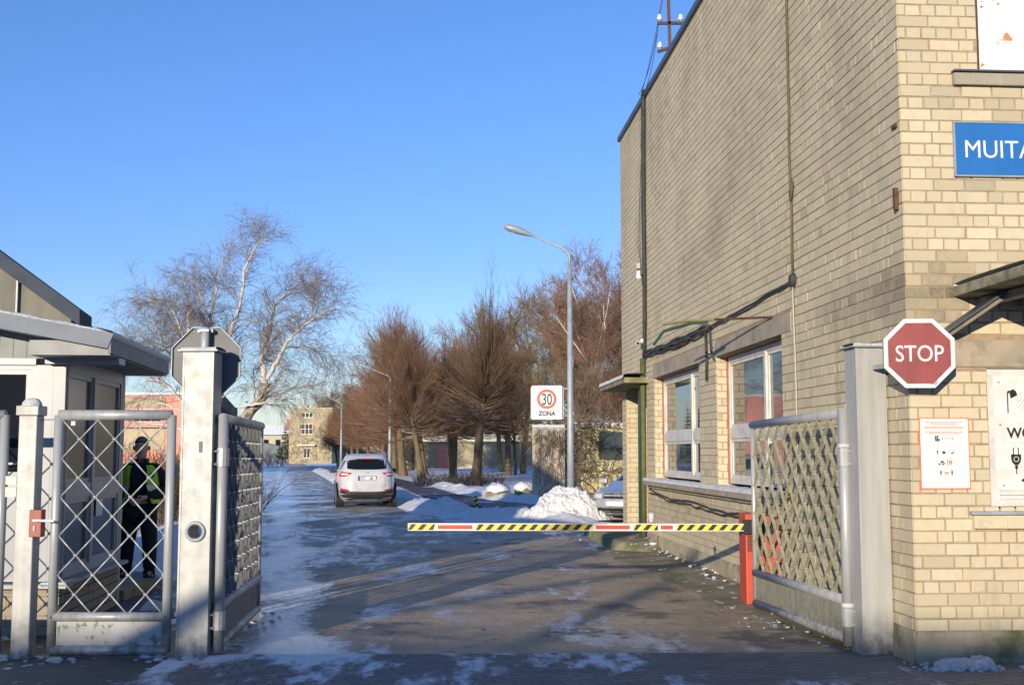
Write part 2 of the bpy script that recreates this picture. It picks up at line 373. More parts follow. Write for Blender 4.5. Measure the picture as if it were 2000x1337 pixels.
def road_mesh():
    # the same outline cut into strips so that the surface can be slightly uneven
    mb = MB(); rows = []
    ys = list(np.linspace(9.55, 40, 120)) + list(np.geomspace(41, 300, 60))
    for y in ys:
        L = rl(y) if y > 12 else -2.9 - (y - 9.55) * .286
        if y < 24.3: Rr = 3.3
        elif y < 33: Rr = np.interp(y, [24.3, 24.6, 26.2, 28.3, 30.6, 33], [3.2, 1.9, 1.25, 0, -1.5, -2.9])
        else: Rr = rr(y)
        row = []
        for i in range(41):
            x = L + (Rr - L) * i / 40
            z = .012 + .012 * noise.noise(Vector((x * .8, y * .35, 0))) + .006 * noise.noise(Vector((x * 3, y * 1.2, 7)))
            row.append((x, y, max(z, .003)))
        rows.append(row)
    mb.grid(rows); o = mb.build('road', M['road'], smooth=True); tag(o, 'icy rutted access road running through the gate', kind='structure')
road_mesh()
sheet('pavement', [(-2.75, -8), (9, -8), (9, 9.35), (6, 9.42), (3.2, 9.9), (-2.3, 9.78), (-2.75, 9.6)], .027, M['paving'], label='grey block paving in front of the gate')
sheet('forecourt', [(-40, -8), (-2.75, -8), (-2.75, 9.6), (-3.5, 9.7), (-40, 9.5)], .018, M['asphalt'], label='grey asphalt in front of the fence')
sheet('entrance_path', [(-7.5, 9.6), (-2.95, 9.6), (-3.55, 12), (-4.3, 15), (-5.0, 16.6), (-7.5, 17.4)], .013, M['path'], label='trodden path beside the gatehouse')
sheet('footpath', [(3.2, 28), (1.9, 27.8), (.8, 31), (-.6, 34), (-2.4, 40), (-3.9, 47), (-5.6, 58), (-8.5, 74), (-18, 120), (-16.6, 120), (-7, 74), (-4.1, 58), (-2.3, 47), (-.7, 40), (1.0, 36), (3.0, 33), (6, 32), (6, 28)], .09, M['path'], label='dark wet footpath between the snow banks')
# ---------------- masonry helpers ----------------
def frame_fn(org, d, nrm):
    """local wall frame: F(t, z, out) -> world"""
    org = Vector((org[0], org[1], 0)); d = Vector((d[0], d[1], 0)); nrm = Vector((nrm[0], nrm[1], 0))
    return lambda t, z, out=0.0: org + d * t + nrm * out + Vector((0, 0, z))
def sub_intervals(a, b, cuts):
    seg = [(a, b)]
    for c0, c1 in cuts:
        ns = []
        for s0, s1 in seg:
            if c1 <= s0 or c0 >= s1: ns.append((s0, s1)); continue
            if c0 > s0: ns.append((s0, c0))
            if c1 < s1: ns.append((c1, s1))
        seg = ns
    return seg
def wall_core(mb, F, t0, t1, z0, z1, ops, out=0.0, mi=0):
    ts = sorted({t0, t1, *[v for o in ops for v in (o[0], o[1]) if t0 < v < t1]}); zs = sorted({z0, z1, *[v for o in ops for v in (o[2], o[3]) if z0 < v < z1]})
    for i in range(len(ts) - 1):
        for j in range(len(zs) - 1):
            tm, zm = (ts[i] + ts[i + 1]) / 2, (zs[j] + zs[j + 1]) / 2
            if any(o[0] < tm < o[1] and o[2] < zm < o[3] for o in ops): continue
            mb.add([F(ts[i], zs[j], out), F(ts[i + 1], zs[j], out), F(ts[i + 1], zs[j + 1], out), F(ts[i], zs[j + 1], out)], [(0, 1, 2, 3)], mi)
def reveals(mb, F, o, depth, mi=0, out=0.0):
    t0, t1, z0, z1 = o
    for a, b in (((t0, z0), (t1, z0)), ((t1, z0), (t1, z1)), ((t1, z1), (t0, z1)), ((t0, z1), (t0, z0))):
        mb.add([F(a[0], a[1], out), F(b[0], b[1], out), F(b[0], b[1], out - depth), F(a[0], a[1], out - depth)], [(0, 1, 2, 3)], mi)
def brick_run(mb, F, t0, t1, z0, z1, ops=(), seed=1, proud=.0065, unit=.255, course=.097, phase=0, ragged=.0018, mi=0, joint=.0105, jv=.0085, stains=()):
    rg = random.Random(seed); j = 0; z = z0
    while z < z1 - .02:
        zt = min(z + course, z1); stretch = (j + phase) % 2 == 0
        u = unit if stretch else unit / 2
        t = t0 - (0 if stretch else unit * .25) ; wav = .002 * math.sin(j * 1.3)
        while t < t1:
            # now and then a row mixes the two sizes
            uu = u
            if rg.random() < .06: uu = unit / 2 if stretch else unit
            a = max(t, t0); b = min(t + uu, t1); t += uu
            if b - a < .035: continue
            cuts = [(o[0], o[1]) for o in ops if o[2] < (z + zt) / 2 < o[3]]
            for s0, s1 in sub_intervals(a, b, cuts):
                if s1 - s0 < .03: continue
                g0 = (jv / 2 + 1e-5) if s0 > t0 + .001 else 0; g1 = (jv / 2 + 1e-5) if s1 < t1 - .001 else 0
                pr = proud + rg.uniform(-ragged, ragged); tilt = rg.uniform(-.002, .002) * (1 if jv > .005 else .2)
                v = rg.gauss(1, .042) + .10 * noise.noise(Vector((s0 * .9, z * 1.3, seed))); hue = rg.gauss(0, .012)
                if rg.random() < .03: v *= .84
                for (st_, sz_, srt, srz, sa) in stains:
                    q2 = ((s0 + s1) / 2 - st_) ** 2 / srt ** 2 + (z + .05 - sz_) ** 2 / srz ** 2
                    if q2 < 1.6: v *= 1 - sa * max(0, 1 - q2 / 1.6) * rg.uniform(.4, 1.15)
                col = tuple(min(1, max(.1, c)) for c in (v * (.88 + hue), v * .88, v * (.88 - hue)))
                ch = rg.random() < .12; x0, x1 = s0 + g0 + (rg.uniform(0, .004) if jv > .005 else 0), s1 - g1 - (rg.uniform(0, .004) if jv > .005 else 0); a0, a1 = z + joint / 2 + rg.uniform(-.0015, .0015) + wav, zt - joint / 2 + rg.uniform(-.0015, .0015) + wav
                c = .002 if jv > .005 else .0004; q_ = [rg.uniform(0, .012) if ch else 0 for _ in range(4)]
                vs = [F(x0, a0, 0), F(x1, a0, 0), F(x1, a1, 0), F(x0, a1, 0), F(x0 + (c + q_[0] if g0 else 0), a0 + c + q_[0], pr + tilt), F(x1 - (c + q_[1] if g1 else 0), a0 + c + q_[1], pr - tilt), F(x1 - (c + q_[2] if g1 else 0), a1 - c - q_[2], pr - tilt), F(x0 + (c + q_[3] if g0 else 0), a1 - c - q_[3], pr + tilt)]
                mb.add(vs, [(4, 5, 6, 7), (0, 1, 5, 4), (1, 2, 6, 5), (2, 3, 7, 6), (3, 0, 4, 7)], mi, col)
        z = zt; j += 1

# ---------------- the brick customs building ----------------
CX, CY = 3.155, 9.35; _l = math.hypot(.063, 1)
SD = (-.063 / _l, 1 / _l); SN = (-1 / _l, -.063 / _l); FD = (1 / _l, .063 / _l); FN = (.063 / _l, -1 / _l)
SF = frame_fn((CX, CY), SD, SN)       # side wall: t away from the camera, out to the road
FF = frame_fn((CX, CY), FD, FN)       # front wall: t to the right, out to the camera
H = 8.12; SL = 14.55; FL = 6.5; PL = .27
B = thing('brick_building', 'tall cream brick building with blue sign and mossy walls right of the gate', 'building', (CX, CY, 0))
W1 = (7.50, 11.0, 1.22, 2.94); W2 = (3.42, 6.45, 1.22, 2.94); PORCH = (11.78, 14.05, 0, 2.94)
FW1 = (.637, 2.2, 1.22, 2.33); FP = (.66, 2.6, 4.77, 6.3)
mb = MB()
wall_core(mb, SF, 0, SL, 0, H, [W1, W2, PORCH]); wall_core(mb, FF, 0, FL, 0, H, [FW1])
for o in (W1, W2): reveals(mb, SF, o, .3)
reveals(mb, SF, PORCH, .9); reveals(mb, FF, FW1, .2)
BK = lambda t, z: SF(t, z, -FL)
mb.add([SF(SL, 0), SF(SL, 0, -FL), SF(SL, H, -FL), SF(SL, H)], [(0, 1, 2, 3)]); mb.add([SF(SL, 0, -FL), FF(FL, 0), FF(FL, H), SF(SL, H, -FL)], [(0, 1, 2, 3)])
mb.add([SF(0, H - .02), FF(FL, H - .02), SF(SL, H - .02, -FL), SF(SL, H - .02)], [(0, 1, 2, 3)])
# the dark room behind the glass and the back of the porch
mb.build('mortar_core', M['mortar'], B)
mb = MB()
LIN = [(6.87, 11.05, 2.94, 3.17), (3.06, 6.48, 2.94, 3.15)]
brick_run(mb, SF, 0, SL, PL, H - .05, [W1, W2, PORCH] + LIN + [(11.79, 14.04, 2.94, 3.0)], 3, phase=1, jv=.0016, joint=.010, proud=.0065, ragged=.0008, stains=[(.9, 3.0, 1.3, .22, .42), (.2, 2.9, .4, .3, .45), (1.2, 5.0, .6, .7, .22), (7.5, 4.5, 1.0, .4, .22), (6.3, 4.6, .6, .5, .25), (11.0, 7.4, 1.5, 1.0, .2), (9.2, 3.3, 2.0, .2, .2), (5.0, 5.4, 1.5, .8, .15), (9, .75, 4, .35, .18), (14.2, 5.0, .6, 3, .15)])
FLIN = (.35, 2.5, 2.34, 2.56)
brick_run(mb, FF, -.0, FL, PL, H - .05, [FW1, FP, FLIN], 5, phase=0, stains=[(.32, 3.0, .30, .26, .75), (.22, 2.8, .25, .2, .45), (.75, 3.8, .5, .09, .4), (.55, 4.55, .5, .13, .3), (1.3, 3.1, .8, .3, .4), (.03, 1.55, .12, .22, .35), (.6, .5, .9, .2, .12)])
# brick returns in the window openings
for o in (W1, W2):
    G_ = frame_fn(SF(o[1], 0)[:2], (-SN[0], -SN[1]), (-SD[0], -SD[1])); brick_run(mb, G_, 0, .16, o[2], o[3], [], 9)
# the pier at the far side of the porch faces the camera
G_ = frame_fn(SF(PORCH[1], 0)[:2], (-SN[0], -SN[1]), (-SD[0], -SD[1])); brick_run(mb, G_, 0, .9, 0.02, 2.94, [], 11)
brick_run(mb, lambda t, z, out=0: SF(14.06 + t, z, out), 0, SL - 14.06, 0, PL, [], 12)
mb.build('brickwork', M['brick'], B)
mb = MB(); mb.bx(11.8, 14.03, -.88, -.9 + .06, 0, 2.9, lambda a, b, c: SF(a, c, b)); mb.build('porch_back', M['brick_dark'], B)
mb = MB(); mb.bx(12.2, 13.2, -.81, -.77, .15, 2.3, lambda a, b, c: SF(a, c, b)); D_ = mb.build('door', mat('brown_door', (.16, .09, .05), rough=.6), B)
mb = MB(); mb.bx(12.3, 12.34, -.77, -.72, 1.1, 1.24, lambda a, b, c: SF(a, c, b)); mb.build('handle', M['galv'], D_)
# plinth
def bxF(mb, F, t0, t1, z0, z1, o0, o1, mi=0): mb.bx(t0, t1, o0, o1, z0, z1, lambda a, b, c: F(a, c, b), mi)
def rough_strip(F, t0, t1, z1, out, seed, name):
    mb = MB(); n_ = int((t1 - t0) / .08); rows = []
    for k, (zz, oo) in enumerate([(-.05, out + .03), (.08, out + .012), (z1 - .04, out), (z1, out - .008), (z1 + .004, -.002)]):
        rows.append([F(t0 + (t1 - t0) * i / n_, zz + .006 * noise.noise(Vector((i * .3, k, seed))), oo + (.012 * noise.noise(Vector((i * .17, k * .7, seed))) if k < 4 else 0)) for i in range(n_ + 1)])
    mb.grid(rows); return mb.build(name, M['plinth'], B, smooth=True)
rough_strip(SF, -.034, 11.78, PL, .020, 1, 'plinth'); rough_strip(FF, -.030, FL, PL, .018, 5, 'plinth')
# lintels
for a in LIN:
    mb = MB(); bxF(mb, SF, a[0], a[1], a[2] + .003, a[3] - .003, -.3, .014); mb.build('lintel', M['concrete'], B, bevel=.006)
mb = MB(); bxF(mb, FF, FLIN[0], FLIN[1], FLIN[2], FLIN[3] - .004, -.2, .013); mb.build('lintel', M['concrete'], B, bevel=.006)
# windows on the side wall
def casement(F, o, cols, zt, parent, fm, gm, inset=.15, fw=.07, name='window', low_open=False):
    """o=(t0,t1,z0,z1); cols: t positions of mullions; zt: transom height"""
    t0, t1, z0, z1 = o; mb = MB(); a, b = -inset - .06, -inset
    bxF(mb, F, t0, t1, z0, z0 + fw, a, b); bxF(mb, F, t0, t1, z1 - fw, z1, a, b)
    bxF(mb, F, t0, t0 + fw, z0 + fw, z1 - fw, a, b); bxF(mb, F, t1 - fw, t1, z0 + fw, z1 - fw, a, b)
    cs = [t0 + fw / 2] + cols + [t1 - fw / 2]
    for c in cols: bxF(mb, F, c - fw * .6, c + fw * .6, z0 + fw, z1 - fw, a - .01, b + .012)
    if zt:
        for c0, c1 in zip(cs[:-1], cs[1:]): bxF(mb, F, c0 + fw * .6, c1 - fw * .6, zt - .07, zt + .07, a, b + .004)
    W_ = mb.build(name, fm, parent)
    for c0, c1 in zip(cs[:-1], cs[1:]):
        for q0, q1 in ([(z0 + fw, zt - .07), (zt + .07, z1 - fw)] if zt else [(z0 + fw, z1 - fw)]):
            x0, x1 = c0 + fw * .6, c1 - fw * .6; s_ = .045
            mb = MB()
            for bb in ((x0, x1, q0, q0 + s_), (x0, x1, q1 - s_, q1), (x0, x0 + s_, q0 + s_, q1 - s_), (x1 - s_, x1, q0 + s_, q1 - s_)): bxF(mb, F, *bb, a + .012, b - .012)
            mb.build('sash', fm, W_)
            mb = MB(); bxF(mb, F, x0 + s_, x1 - s_, q0 + s_, q1 - s_, a + .02, a + .028); mb.build('pane', gm, W_)
    mb = MB(); bxF(mb, F, t0, t1, z0, z1, a - .16, a - .15); return W_
WA = casement(SF, (7.6, 10.98, 1.26, 2.93), [8.7, ], 1.92, B, M['white_frame'], M['glass'])
WB = casement(SF, (3.44, 6.43, 1.26, 2.93), [4.62], 1.92, B, M['white_frame'], M['glass'])
# red-brown sealing foam along the far edges of the frames
for t in (10.99, 6.44): mb = MB(); mb.tube([SF(t, 1.25 + .17 * k, -.143 + .004 * (k % 2)) for k in range(11)], .012, 5); mb.build('sealant', mat('old_red_sealant', (.36, .13, .08), rough=.9), B)
# sill with its snow
mb = MB(); bxF(mb, SF, 3.1, 11.47, 1.11, 1.19, -.15, .13); bxF(mb, SF, 3.1, 11.47, 1.06, 1.11, .0, .06); S_ = mb.build('window_sill', M['concrete'], B, bevel=.008)
def snow_strip(F, t0, t1, z, o0, o1, th, seed, parent=None, name='snow_cover', step=.07):
    n_ = max(4, int(abs(t1 - t0) / step)); rows = []
    prof = [(0, 0), (.0, .7), (.12, 1), (.5, 1.12), (.88, 1), (1.0, .65), (1.02, -.15)]
    for fo, fz in prof:
        rows.append([F(t0 + (t1 - t0) * i / n_, z + th * fz * (1 + .35 * noise.noise(Vector((i * .35, fo * 2, seed)))), o0 + (o1 - o0) * fo + .018 * noise.noise(Vector((i * .5, fo * 3, seed + 9)))) for i in range(n_ + 1)])
    mb = MB(); mb.grid(rows); return mb.build(name, M['snow'], parent, smooth=True)
snow_strip(SF, 3.1, 11.48, 1.19, -.13, .135, .045, 2, S_)
# front window: a white board in a frame, with washroom pictograms
W_ = casement(FF, (.64, 2.19, 1.235, 2.325), [], None, B, M['white_frame'], M['white'], inset=.03, fw=.085, name='boarded_window')
BF = lambda a, b, d=0: FF(a, b, -.029 + d)
mb = MB(); bxF(mb, FF, .70, 2.13, 1.36, 2.27, -.04, -.026); BD = mb.build('white_board', M['white_paint'], W_)
for z in (1.325, 1.29): mb = MB(); bxF(mb, FF, .72, 2.1, z, z + .015, -.026, -.018); mb.build('bead', M['white_frame'], W_)
def shape(name, polys, m, F, parent, d=.004):
    mb = MB()
    for p in polys: mb.prism(p, lambda a, b, dd: F(a, b, dd), 0.0005, d)
    return mb.build(name, m, parent)
def disc(cx, cy, r, n_=14): return [(cx + r * math.cos(2 * math.pi * k / n_), cy + r * math.sin(2 * math.pi * k / n_)) for k in range(n_)]
def rect(x0, x1, y0, y1): return [(x0, y0), (x1, y0), (x1, y1), (x0, y1)]
QF = lambda a, b, d: FF(a, b, -.026 + d)
sh = [rect(.81, .818, 1.975, 2.13), [(.81, 2.13), (.818, 2.125), (.835, 2.145), (.832, 2.155), (.815, 2.148)], [(.83, 2.148), (.862, 2.165), (.885, 2.148), (.895, 2.115), (.84, 2.09)]]
for k in range(4):
    for j in range(4): sh.append(disc(.905 + k * .012 + j * .012 - .02, 2.10 - j * .028 + k * .018 - .02, .0035, 6))
shape('shower_pictogram', sh, M['black'], QF, BD)
shape('letter_frame', [rect(.755, 1.05, 1.735, 1.741), rect(.755, 1.05, 1.895, 1.901), rect(.755, .761, 1.741, 1.895), rect(1.044, 1.05, 1.741, 1.895)], M['greyink'], QF, BD)
text('lettering', 'WC', .115, M['black'], lambda a, b, d: QF(.90 + a, 1.777 + b, d + .001), BD, bold=.003)
pg = [rect(.842, .849, 1.645, 1.70), rect(.882, .889, 1.645, 1.70), [(.825, 1.645), (.906, 1.645), (.906, 1.61), (.90, 1.585), (.88, 1.562), (.851, 1.562), (.831, 1.585), (.825, 1.61)], rect(.855, .876, 1.53, 1.56), rect(.862, .869, 1.49, 1.53)]
shape('plug_pictogram', pg, M['black'], QF, BD)
shape('plug_ring', [[(.8655 + r_ * math.cos(a_), 1.607 + r_ * math.sin(a_)) for a_, r_ in ((k * math.pi / 10, .022) for k in range(21))] + [(.8655 + .018 * math.cos(a_), 1.607 + .018 * math.sin(a_)) for a_ in (k * math.pi / 10 for k in range(20, -1, -1))]], M['white'], QF, BD, d=.006)
shape('arrow_pictogram', [[(.90, 1.44), (.955, 1.40), (.955, 1.425), (1.06, 1.425), (1.06, 1.455), (.955, 1.455), (.955, 1.48)]], M['black'], QF, BD)
for x, z in ((.745, 2.22), (.745, 1.88), (.755, 1.40)): shape('screw', [disc(x, z, .009, 8)], M['galv'], QF, BD, .006)
mb = MB(); bxF(mb, FF, .45, 2.4, 1.17, 1.2, -.02, .07); mb.build('window_sill', M['galv'], B, bevel=.006)
mb = MB(); brick_run(mb, lambda t, z, out=0: FF(t, z, out + .05), .47, 2.4, 1.06, 1.165, [], 41); bxF(mb, FF, .47, 2.4, 1.065, 1.165, .0, .05); mb.build('sill_course', M['brick'], B)
# boarded opening above, with its brick ledge
mb = MB(); bxF(mb, FF, .67, 2.59, 4.775, 6.28, -.1, .002); PN = mb.build('white_panel', mat('rusting_white_sheet', (.78, .77, .74), (.73, .71, .67), .5, sc=2, col3=(.48, .22, .08), sc3=5, lo3=.66, hi3=.70), B)
mb = MB(); bxF(mb, FF, .66, .672, 4.77, 6.3, -.05, .012); mb.build('edging', M['rust'], PN)
rg_ = random.Random(4); ps_ = []
for cx_, cz_, rr_, n_ in ((.69, 4.80, .022, 7), (.70, 5.33, .018, 4), (.84, 5.35, .02, 3), (.685, 5.0, .008, 3), (1.2, 4.9, .03, 3)):
    for _ in range(n_):
        x_, z_ = cx_ + rg_.gauss(0, rr_), cz_ + rg_.gauss(0, rr_); r0_ = rr_ * rg_.uniform(.25, .7); ps_.append([(max(x_ + r0_ * rg_.uniform(.5, 1.2) * math.cos(k_ * .785), .674), max(z_ + r0_ * rg_.uniform(.5, 1.3) * math.sin(k_ * .785), 4.778)) for k_ in range(8)])
orr_ = mat('orange_rust', (.50, .24, .08), (.30, .13, .05), .9, sc=60)
for i_, p_ in enumerate(ps_): mbr = MB(); mbr.prism(p_, lambda a, b, d: FF(a, b, .0024 + d), 0, .0004 + .0002 * i_); mbr.build('rust_spot', orr_, PN)
mb = MB(); bxF(mb, FF, .44, 2.8, 4.64, 4.735, -.005, .045); brick_run(mb, lambda t, z, out=0: FF(t, z, out + .045), .44, 2.8, 4.63, 4.74, [], 43, course=.11); mb.build('brick_ledge', M['brick_dark'], B)
mb = MB(); bxF(mb, FF, .43, 2.8, 4.742, 4.755, -.005, .075); mb.build('ledge_flashing', M['flashing'], B)
# roof edge
mb = MB()
bxF(mb, SF, -.06, SL + .05, H - .05, H + .05, -.28, .055); bxF(mb, FF, .3, FL, H - .05, H + .052, -.28, .055); mb.build('roof_flashing', M['flashing'], B, bevel=.008)
# slab over the front entrance and the tin porch roof before it
mb = MB(); bxF(mb, FF, .385, 3.2, 2.90, 2.985, .004, 1.25); CN = mb.build('entrance_slab', mat('mossy_slab', (.30, .28, .2), (.13, .14, .07), .9, sc=7, bump=.4), B, bevel=.01)
snow_strip(lambda t, z, o: FF(t, z, o), .385, 3.2, 2.985, .02, 1.25, .028, 8, CN)
mb = MB()
A0 = FF(.245, 2.575, .12); A1 = FF(.86, 3.08, .6); A2 = FF(.62, 2.88, .42)
mb.bar(A0, A2, .045, .12, n=(0, -1, 0)); RB = mb.build('porch_rafter', M['wood'], B)
mb = MB(); up = Vector((0, 0, .04)); mb.bar(A0 + up * .8 + Vector((-.03, 0, -.02)), A2 + up * .8, .018, .20, n=(0, -1, 0)); mb.build('tin_edge', M['flashing'], B)
mb = MB(); mb.add([A0 + Vector((.25, .1, .2)), A2 + Vector((0, .1, .03)), FF(1.9, 3.5, .02), FF(.55, 2.74, .02)], [(0, 1, 2, 3)]); mb.add([A0 + Vector((.25, .1, .22)), A2 + Vector((0, .1, .05)), FF(1.9, 3.52, .02), FF(.55, 2.76, .02)], [(0, 1, 2, 3)])
mb = MB()
for k in range(5):
    t = .62 + .34 * k; mb.bar(FF(t, 2.855, .05), FF(t + .03, 2.855, 1.1), .09, .06)
mb.build('porch_batten', M['wood'], B)
# slab over the side porch, its snow, the step
mb = MB(); bxF(mb, SF, 11.55, 14.7, 2.90, 3.0, .004, .44); SC = mb.build('porch_slab', M['kerb'], B, bevel=.012)
snow_strip(SF, 11.55, 14.7, 3.0, .02, .455, .07, 4, SC)
# cables and pipes on the side wall
mb = MB(); mb.tube([SF(11.80, .05, .07), SF(11.79, 1.6, .065), SF(11.76, 3.35, .07)], .05, 8); mb.build('rain_pipe', M['pipe'], B, smooth=True)
mb = MB(); mb.tube([SF(12.25, .02, .06), SF(12.22, 2.55, .06), SF(12.1, 2.72, .07), SF(11.9, 2.8, .08)], .028, 8); mb.build('green_conduit', M['pipe_green'], B, smooth=True)
def wob(F, pts, r, k=5, amp=.02, step=.3, seed=0):
    out = []
    for (a, b) in zip(pts[:-1], pts[1:]):
        L = math.dist(a, b); n_ = max(1, int(L / step))
        for i in range(n_):
            f = i / n_; t = a[0] + (b[0] - a[0]) * f; z = a[1] + (b[1] - a[1]) * f; o = a[2] + (b[2] - a[2]) * f
            q = Vector((t * 2, z * 2, seed)); out.append(F(t + amp * noise.noise(q), z + amp * noise.noise(q + Vector((9, 3, 0))), o + abs(amp * .5 * noise.noise(q + Vector((3, 8, 1))))))
    out.append(F(*pts[-1])); return out
mb = MB()
for i, (dt, r) in enumerate(((0, .022), (.06, .018), (-.06, .017), (.1, .012), (-.03, .02))):
    mb.tube(wob(SF, [(11.66 + dt, 3.35, .05), (11.6 + dt, 5.0, .05), (11.62 + dt * 1.3, 6.2, .05), (11.5 + dt, 8.2, .06)], 1, amp=.05, seed=i * 3), r, 5)
mb.tube(wob(SF, [(11.8, 4.9, .04), (12.15, 5.4, .05), (12.05, 6.3, .04), (11.75, 7.2, .05)], 1, amp=.05, seed=31), .009, 4)
mb.build('cable_bundle', M['cable'], B, smooth=True)
mb = MB()
for i, (dz, r) in enumerate(((0, .026), (.05, .02), (-.04, .018))):
    mb.tube(wob(SF, [(11.7, 3.42 + dz, .05), (9.4, 3.36 + dz, .05), (7.0, 3.36 + dz, .05), (6.6, 3.37 + dz * .3, .05)], 1, amp=.045, seed=i * 5 + 50), r, 5)
mb.tube(wob(SF, [(6.7, 3.36, .05), (4.6, 3.40, .045), (2.95, 3.45, .04)], 1, amp=.03, seed=71), .017, 5)
mb.tube(wob(SF, [(6.85, 3.34, .05), (6.8, 3.0, .05), (6.85, 2.65, .05)], 1, amp=.03, seed=73), .016, 5)
mb.tube(wob(SF, [(6.6, 3.36, .05), (6.55, 3.05, .05), (6.4, 2.9, .05)], 1, amp=.03, seed=74), .012, 5)
mb.build('wall_cable', M['cable'], B, smooth=True)
mb = MB(); mb.tube(wob(SF, [(2.86, 8.05, .03), (2.9, 5.0, .03), (2.88, 3.5, .03)], 1, amp=.03, seed=81), .013, 5); mb.tube(wob(SF, [(2.8, 4.5, .035), (2.86, 4.3, .04), (2.9, 4.4, .035)], 1, amp=.01), .016, 5); mb.build('conduit', M['pipe'], B, smooth=True)
mb = MB(); mb.tube(wob(SF, [(2.9, 3.42, .03), (2.86, 2.3, .025), (2.88, 1.3, .025)], 1, amp=.012, seed=83), .010, 5); mb.build('thin_conduit', M['cable_pale'], B, smooth=True)
mb = MB(); mb.lathe([(.075, 0), (.08, .03), (.06, .06), (.0, .065)], SF(2.9, 3.46, .0), 12, Matrix.Rotation(R(-90), 3, 'Y')); mb.build('junction_box', M['cable'], B)
mb = MB(); mb.bx(12.2, 12.34, .02, .09, 4.95, 5.15, lambda a, b, c: SF(a, c, b)); mb.build('grey_box', M['cable_pale'], B)
# wall lamp above the porch and a little camera
mb = MB(); mb.lathe([(.0, 0), (.055, .01), (.06, .06), (.045, .13), (.04, .16)], SF(11.75, 4.78, .12), 12); L_ = mb.build('insulator', M['white'], B, smooth=True)
mb = MB(); mb.bar(SF(11.75, 4.96, .0), SF(11.75, 4.96, .16), .05, .04); mb.bar(SF(11.95, 4.9, .03), SF(11.6, 4.9, .1), .05, .12); mb.build('bracket', M['cable'], B)
mb = MB(); mb.lathe([(.0, 0), (.04, .02), (.045, .06), (.0, .09)], SF(11.7, 3.62, .08), 10); mb.build('insulator', M['white'], B, smooth=True)
CAMT = thing('security_camera', 'small white security camera on the brick wall beside the cables above the side porch', 'camera', SF(11.98, 3.66, .0))
mb = MB(); mb.tube([SF(11.98, 3.68, .0), SF(11.98, 3.66, .09)], .02, 8); mb.build('bracket', M['white'], CAMT)
mb = MB(); mb.tube([SF(12.06, 3.67, .09), SF(11.9, 3.64, .13)], .042, 10); mb.build('housing', M['white'], CAMT)
mb = MB(); mb.tube([SF(11.9, 3.64, .13), SF(11.885, 3.637, .134)], .032, 10); mb.build('lens', M['black'], CAMT)
# cable slung under the sill
mb = MB(); pts = [(11.3, 1.03, .05), (9.5, .93, .05), (8, .96, .05), (6.4, .90, .05), (4.8, .93, .05), (3.2, .86, .05)]
mb.tube(wob(SF, pts, 1, amp=.03, seed=91), .013, 5); mb.tube(wob(SF, [(a, b - .04, c) for a, b, c in pts], 1, amp=.04, seed=95), .012, 5); mb.build('slung_cable', M['cable'], B, smooth=True)
# rusty strap irons at the corner
mb = MB(); mb.bx(.06, .1, .012, .045, 3.62, 3.80, lambda a, b, c: SF(a, c, b)); mb.bx(.04, .13, .012, .03, 4.3, 4.33, lambda a, b, c: SF(a, c, b)); mb.build('strap_iron', M['rust'], B)
# mossy kerb step in front of the side porch
mb = MB(); rows = []
for k, (o_, z_) in enumerate([(-.4, .17), (.55, .17), (.66, .155), (.70, .10), (.76, -.02)]):
    rows.append([SF(10.0 + 5.2 * i / 60, (z_ + .02 * noise.noise(Vector((i * .3, k, 3)))) * min(1, i / 12 + .15), (min(o_, .15 + o_ * min(1, i / 14)) if o_ > 0 else o_) + .05 * noise.noise(Vector((i * .22, k * .4, 7)))) for i in range(61)])
mb.grid(rows); KB = mb.build('kerb_step', M['kerb'], smooth=True); tag(KB, 'mossy concrete step beside the porch of the brick building', kind='structure')
mb = MB(); rows = []
for y in np.linspace(0.2, 11.6, 50):
    wd = .55 + .55 * (y / 11.6) ** 1.0 + .12 * noise.noise(Vector((y * .9, 0, 2)))
    if y < 3: wd *= .7 + .1 * y
    rows.append([SF(y, .012 + .065 * min(1, max(0, (y - .9) / 2.5)) * (1 - j / 8) ** 1.5 - .022 * (j == 8), wd * j / 8 + .06 * noise.noise(Vector((y * 2, 5, 2))) * (j / 8)) for j in range(9)])
mb.grid(rows); AP = mb.build('apron', M['apron'], smooth=True); tag(AP, 'mossy concrete strip with scraps of snow along the brick wall', kind='structure')

# ---- things fixed to the building ----
t = thing('building_sign', 'blue enamel sign reading MUITA high on the brick front', 'sign', FF(.42, 3.88))
mb = MB(); bxF(mb, FF, .425, 1.275, 3.884, 4.326, .022, .034); PL_ = mb.build('sign_panel', M['blue_sign'], t)
mb = MB()
for b_ in ((.42, 1.28, 3.878, 3.890), (.42, 1.28, 4.320, 4.332), (.42, .431, 3.890, 4.320), (1.269, 1.28, 3.890, 4.320)): bxF(mb, FF, *b_, .018, .042)
mb.build('frame', M['galv'], t)
text('lettering', 'MUITA', .207, M['white'], lambda a, b, d: FF(.50 + a * .95, 4.035 + b, .0345 + d), t, align='LEFT')
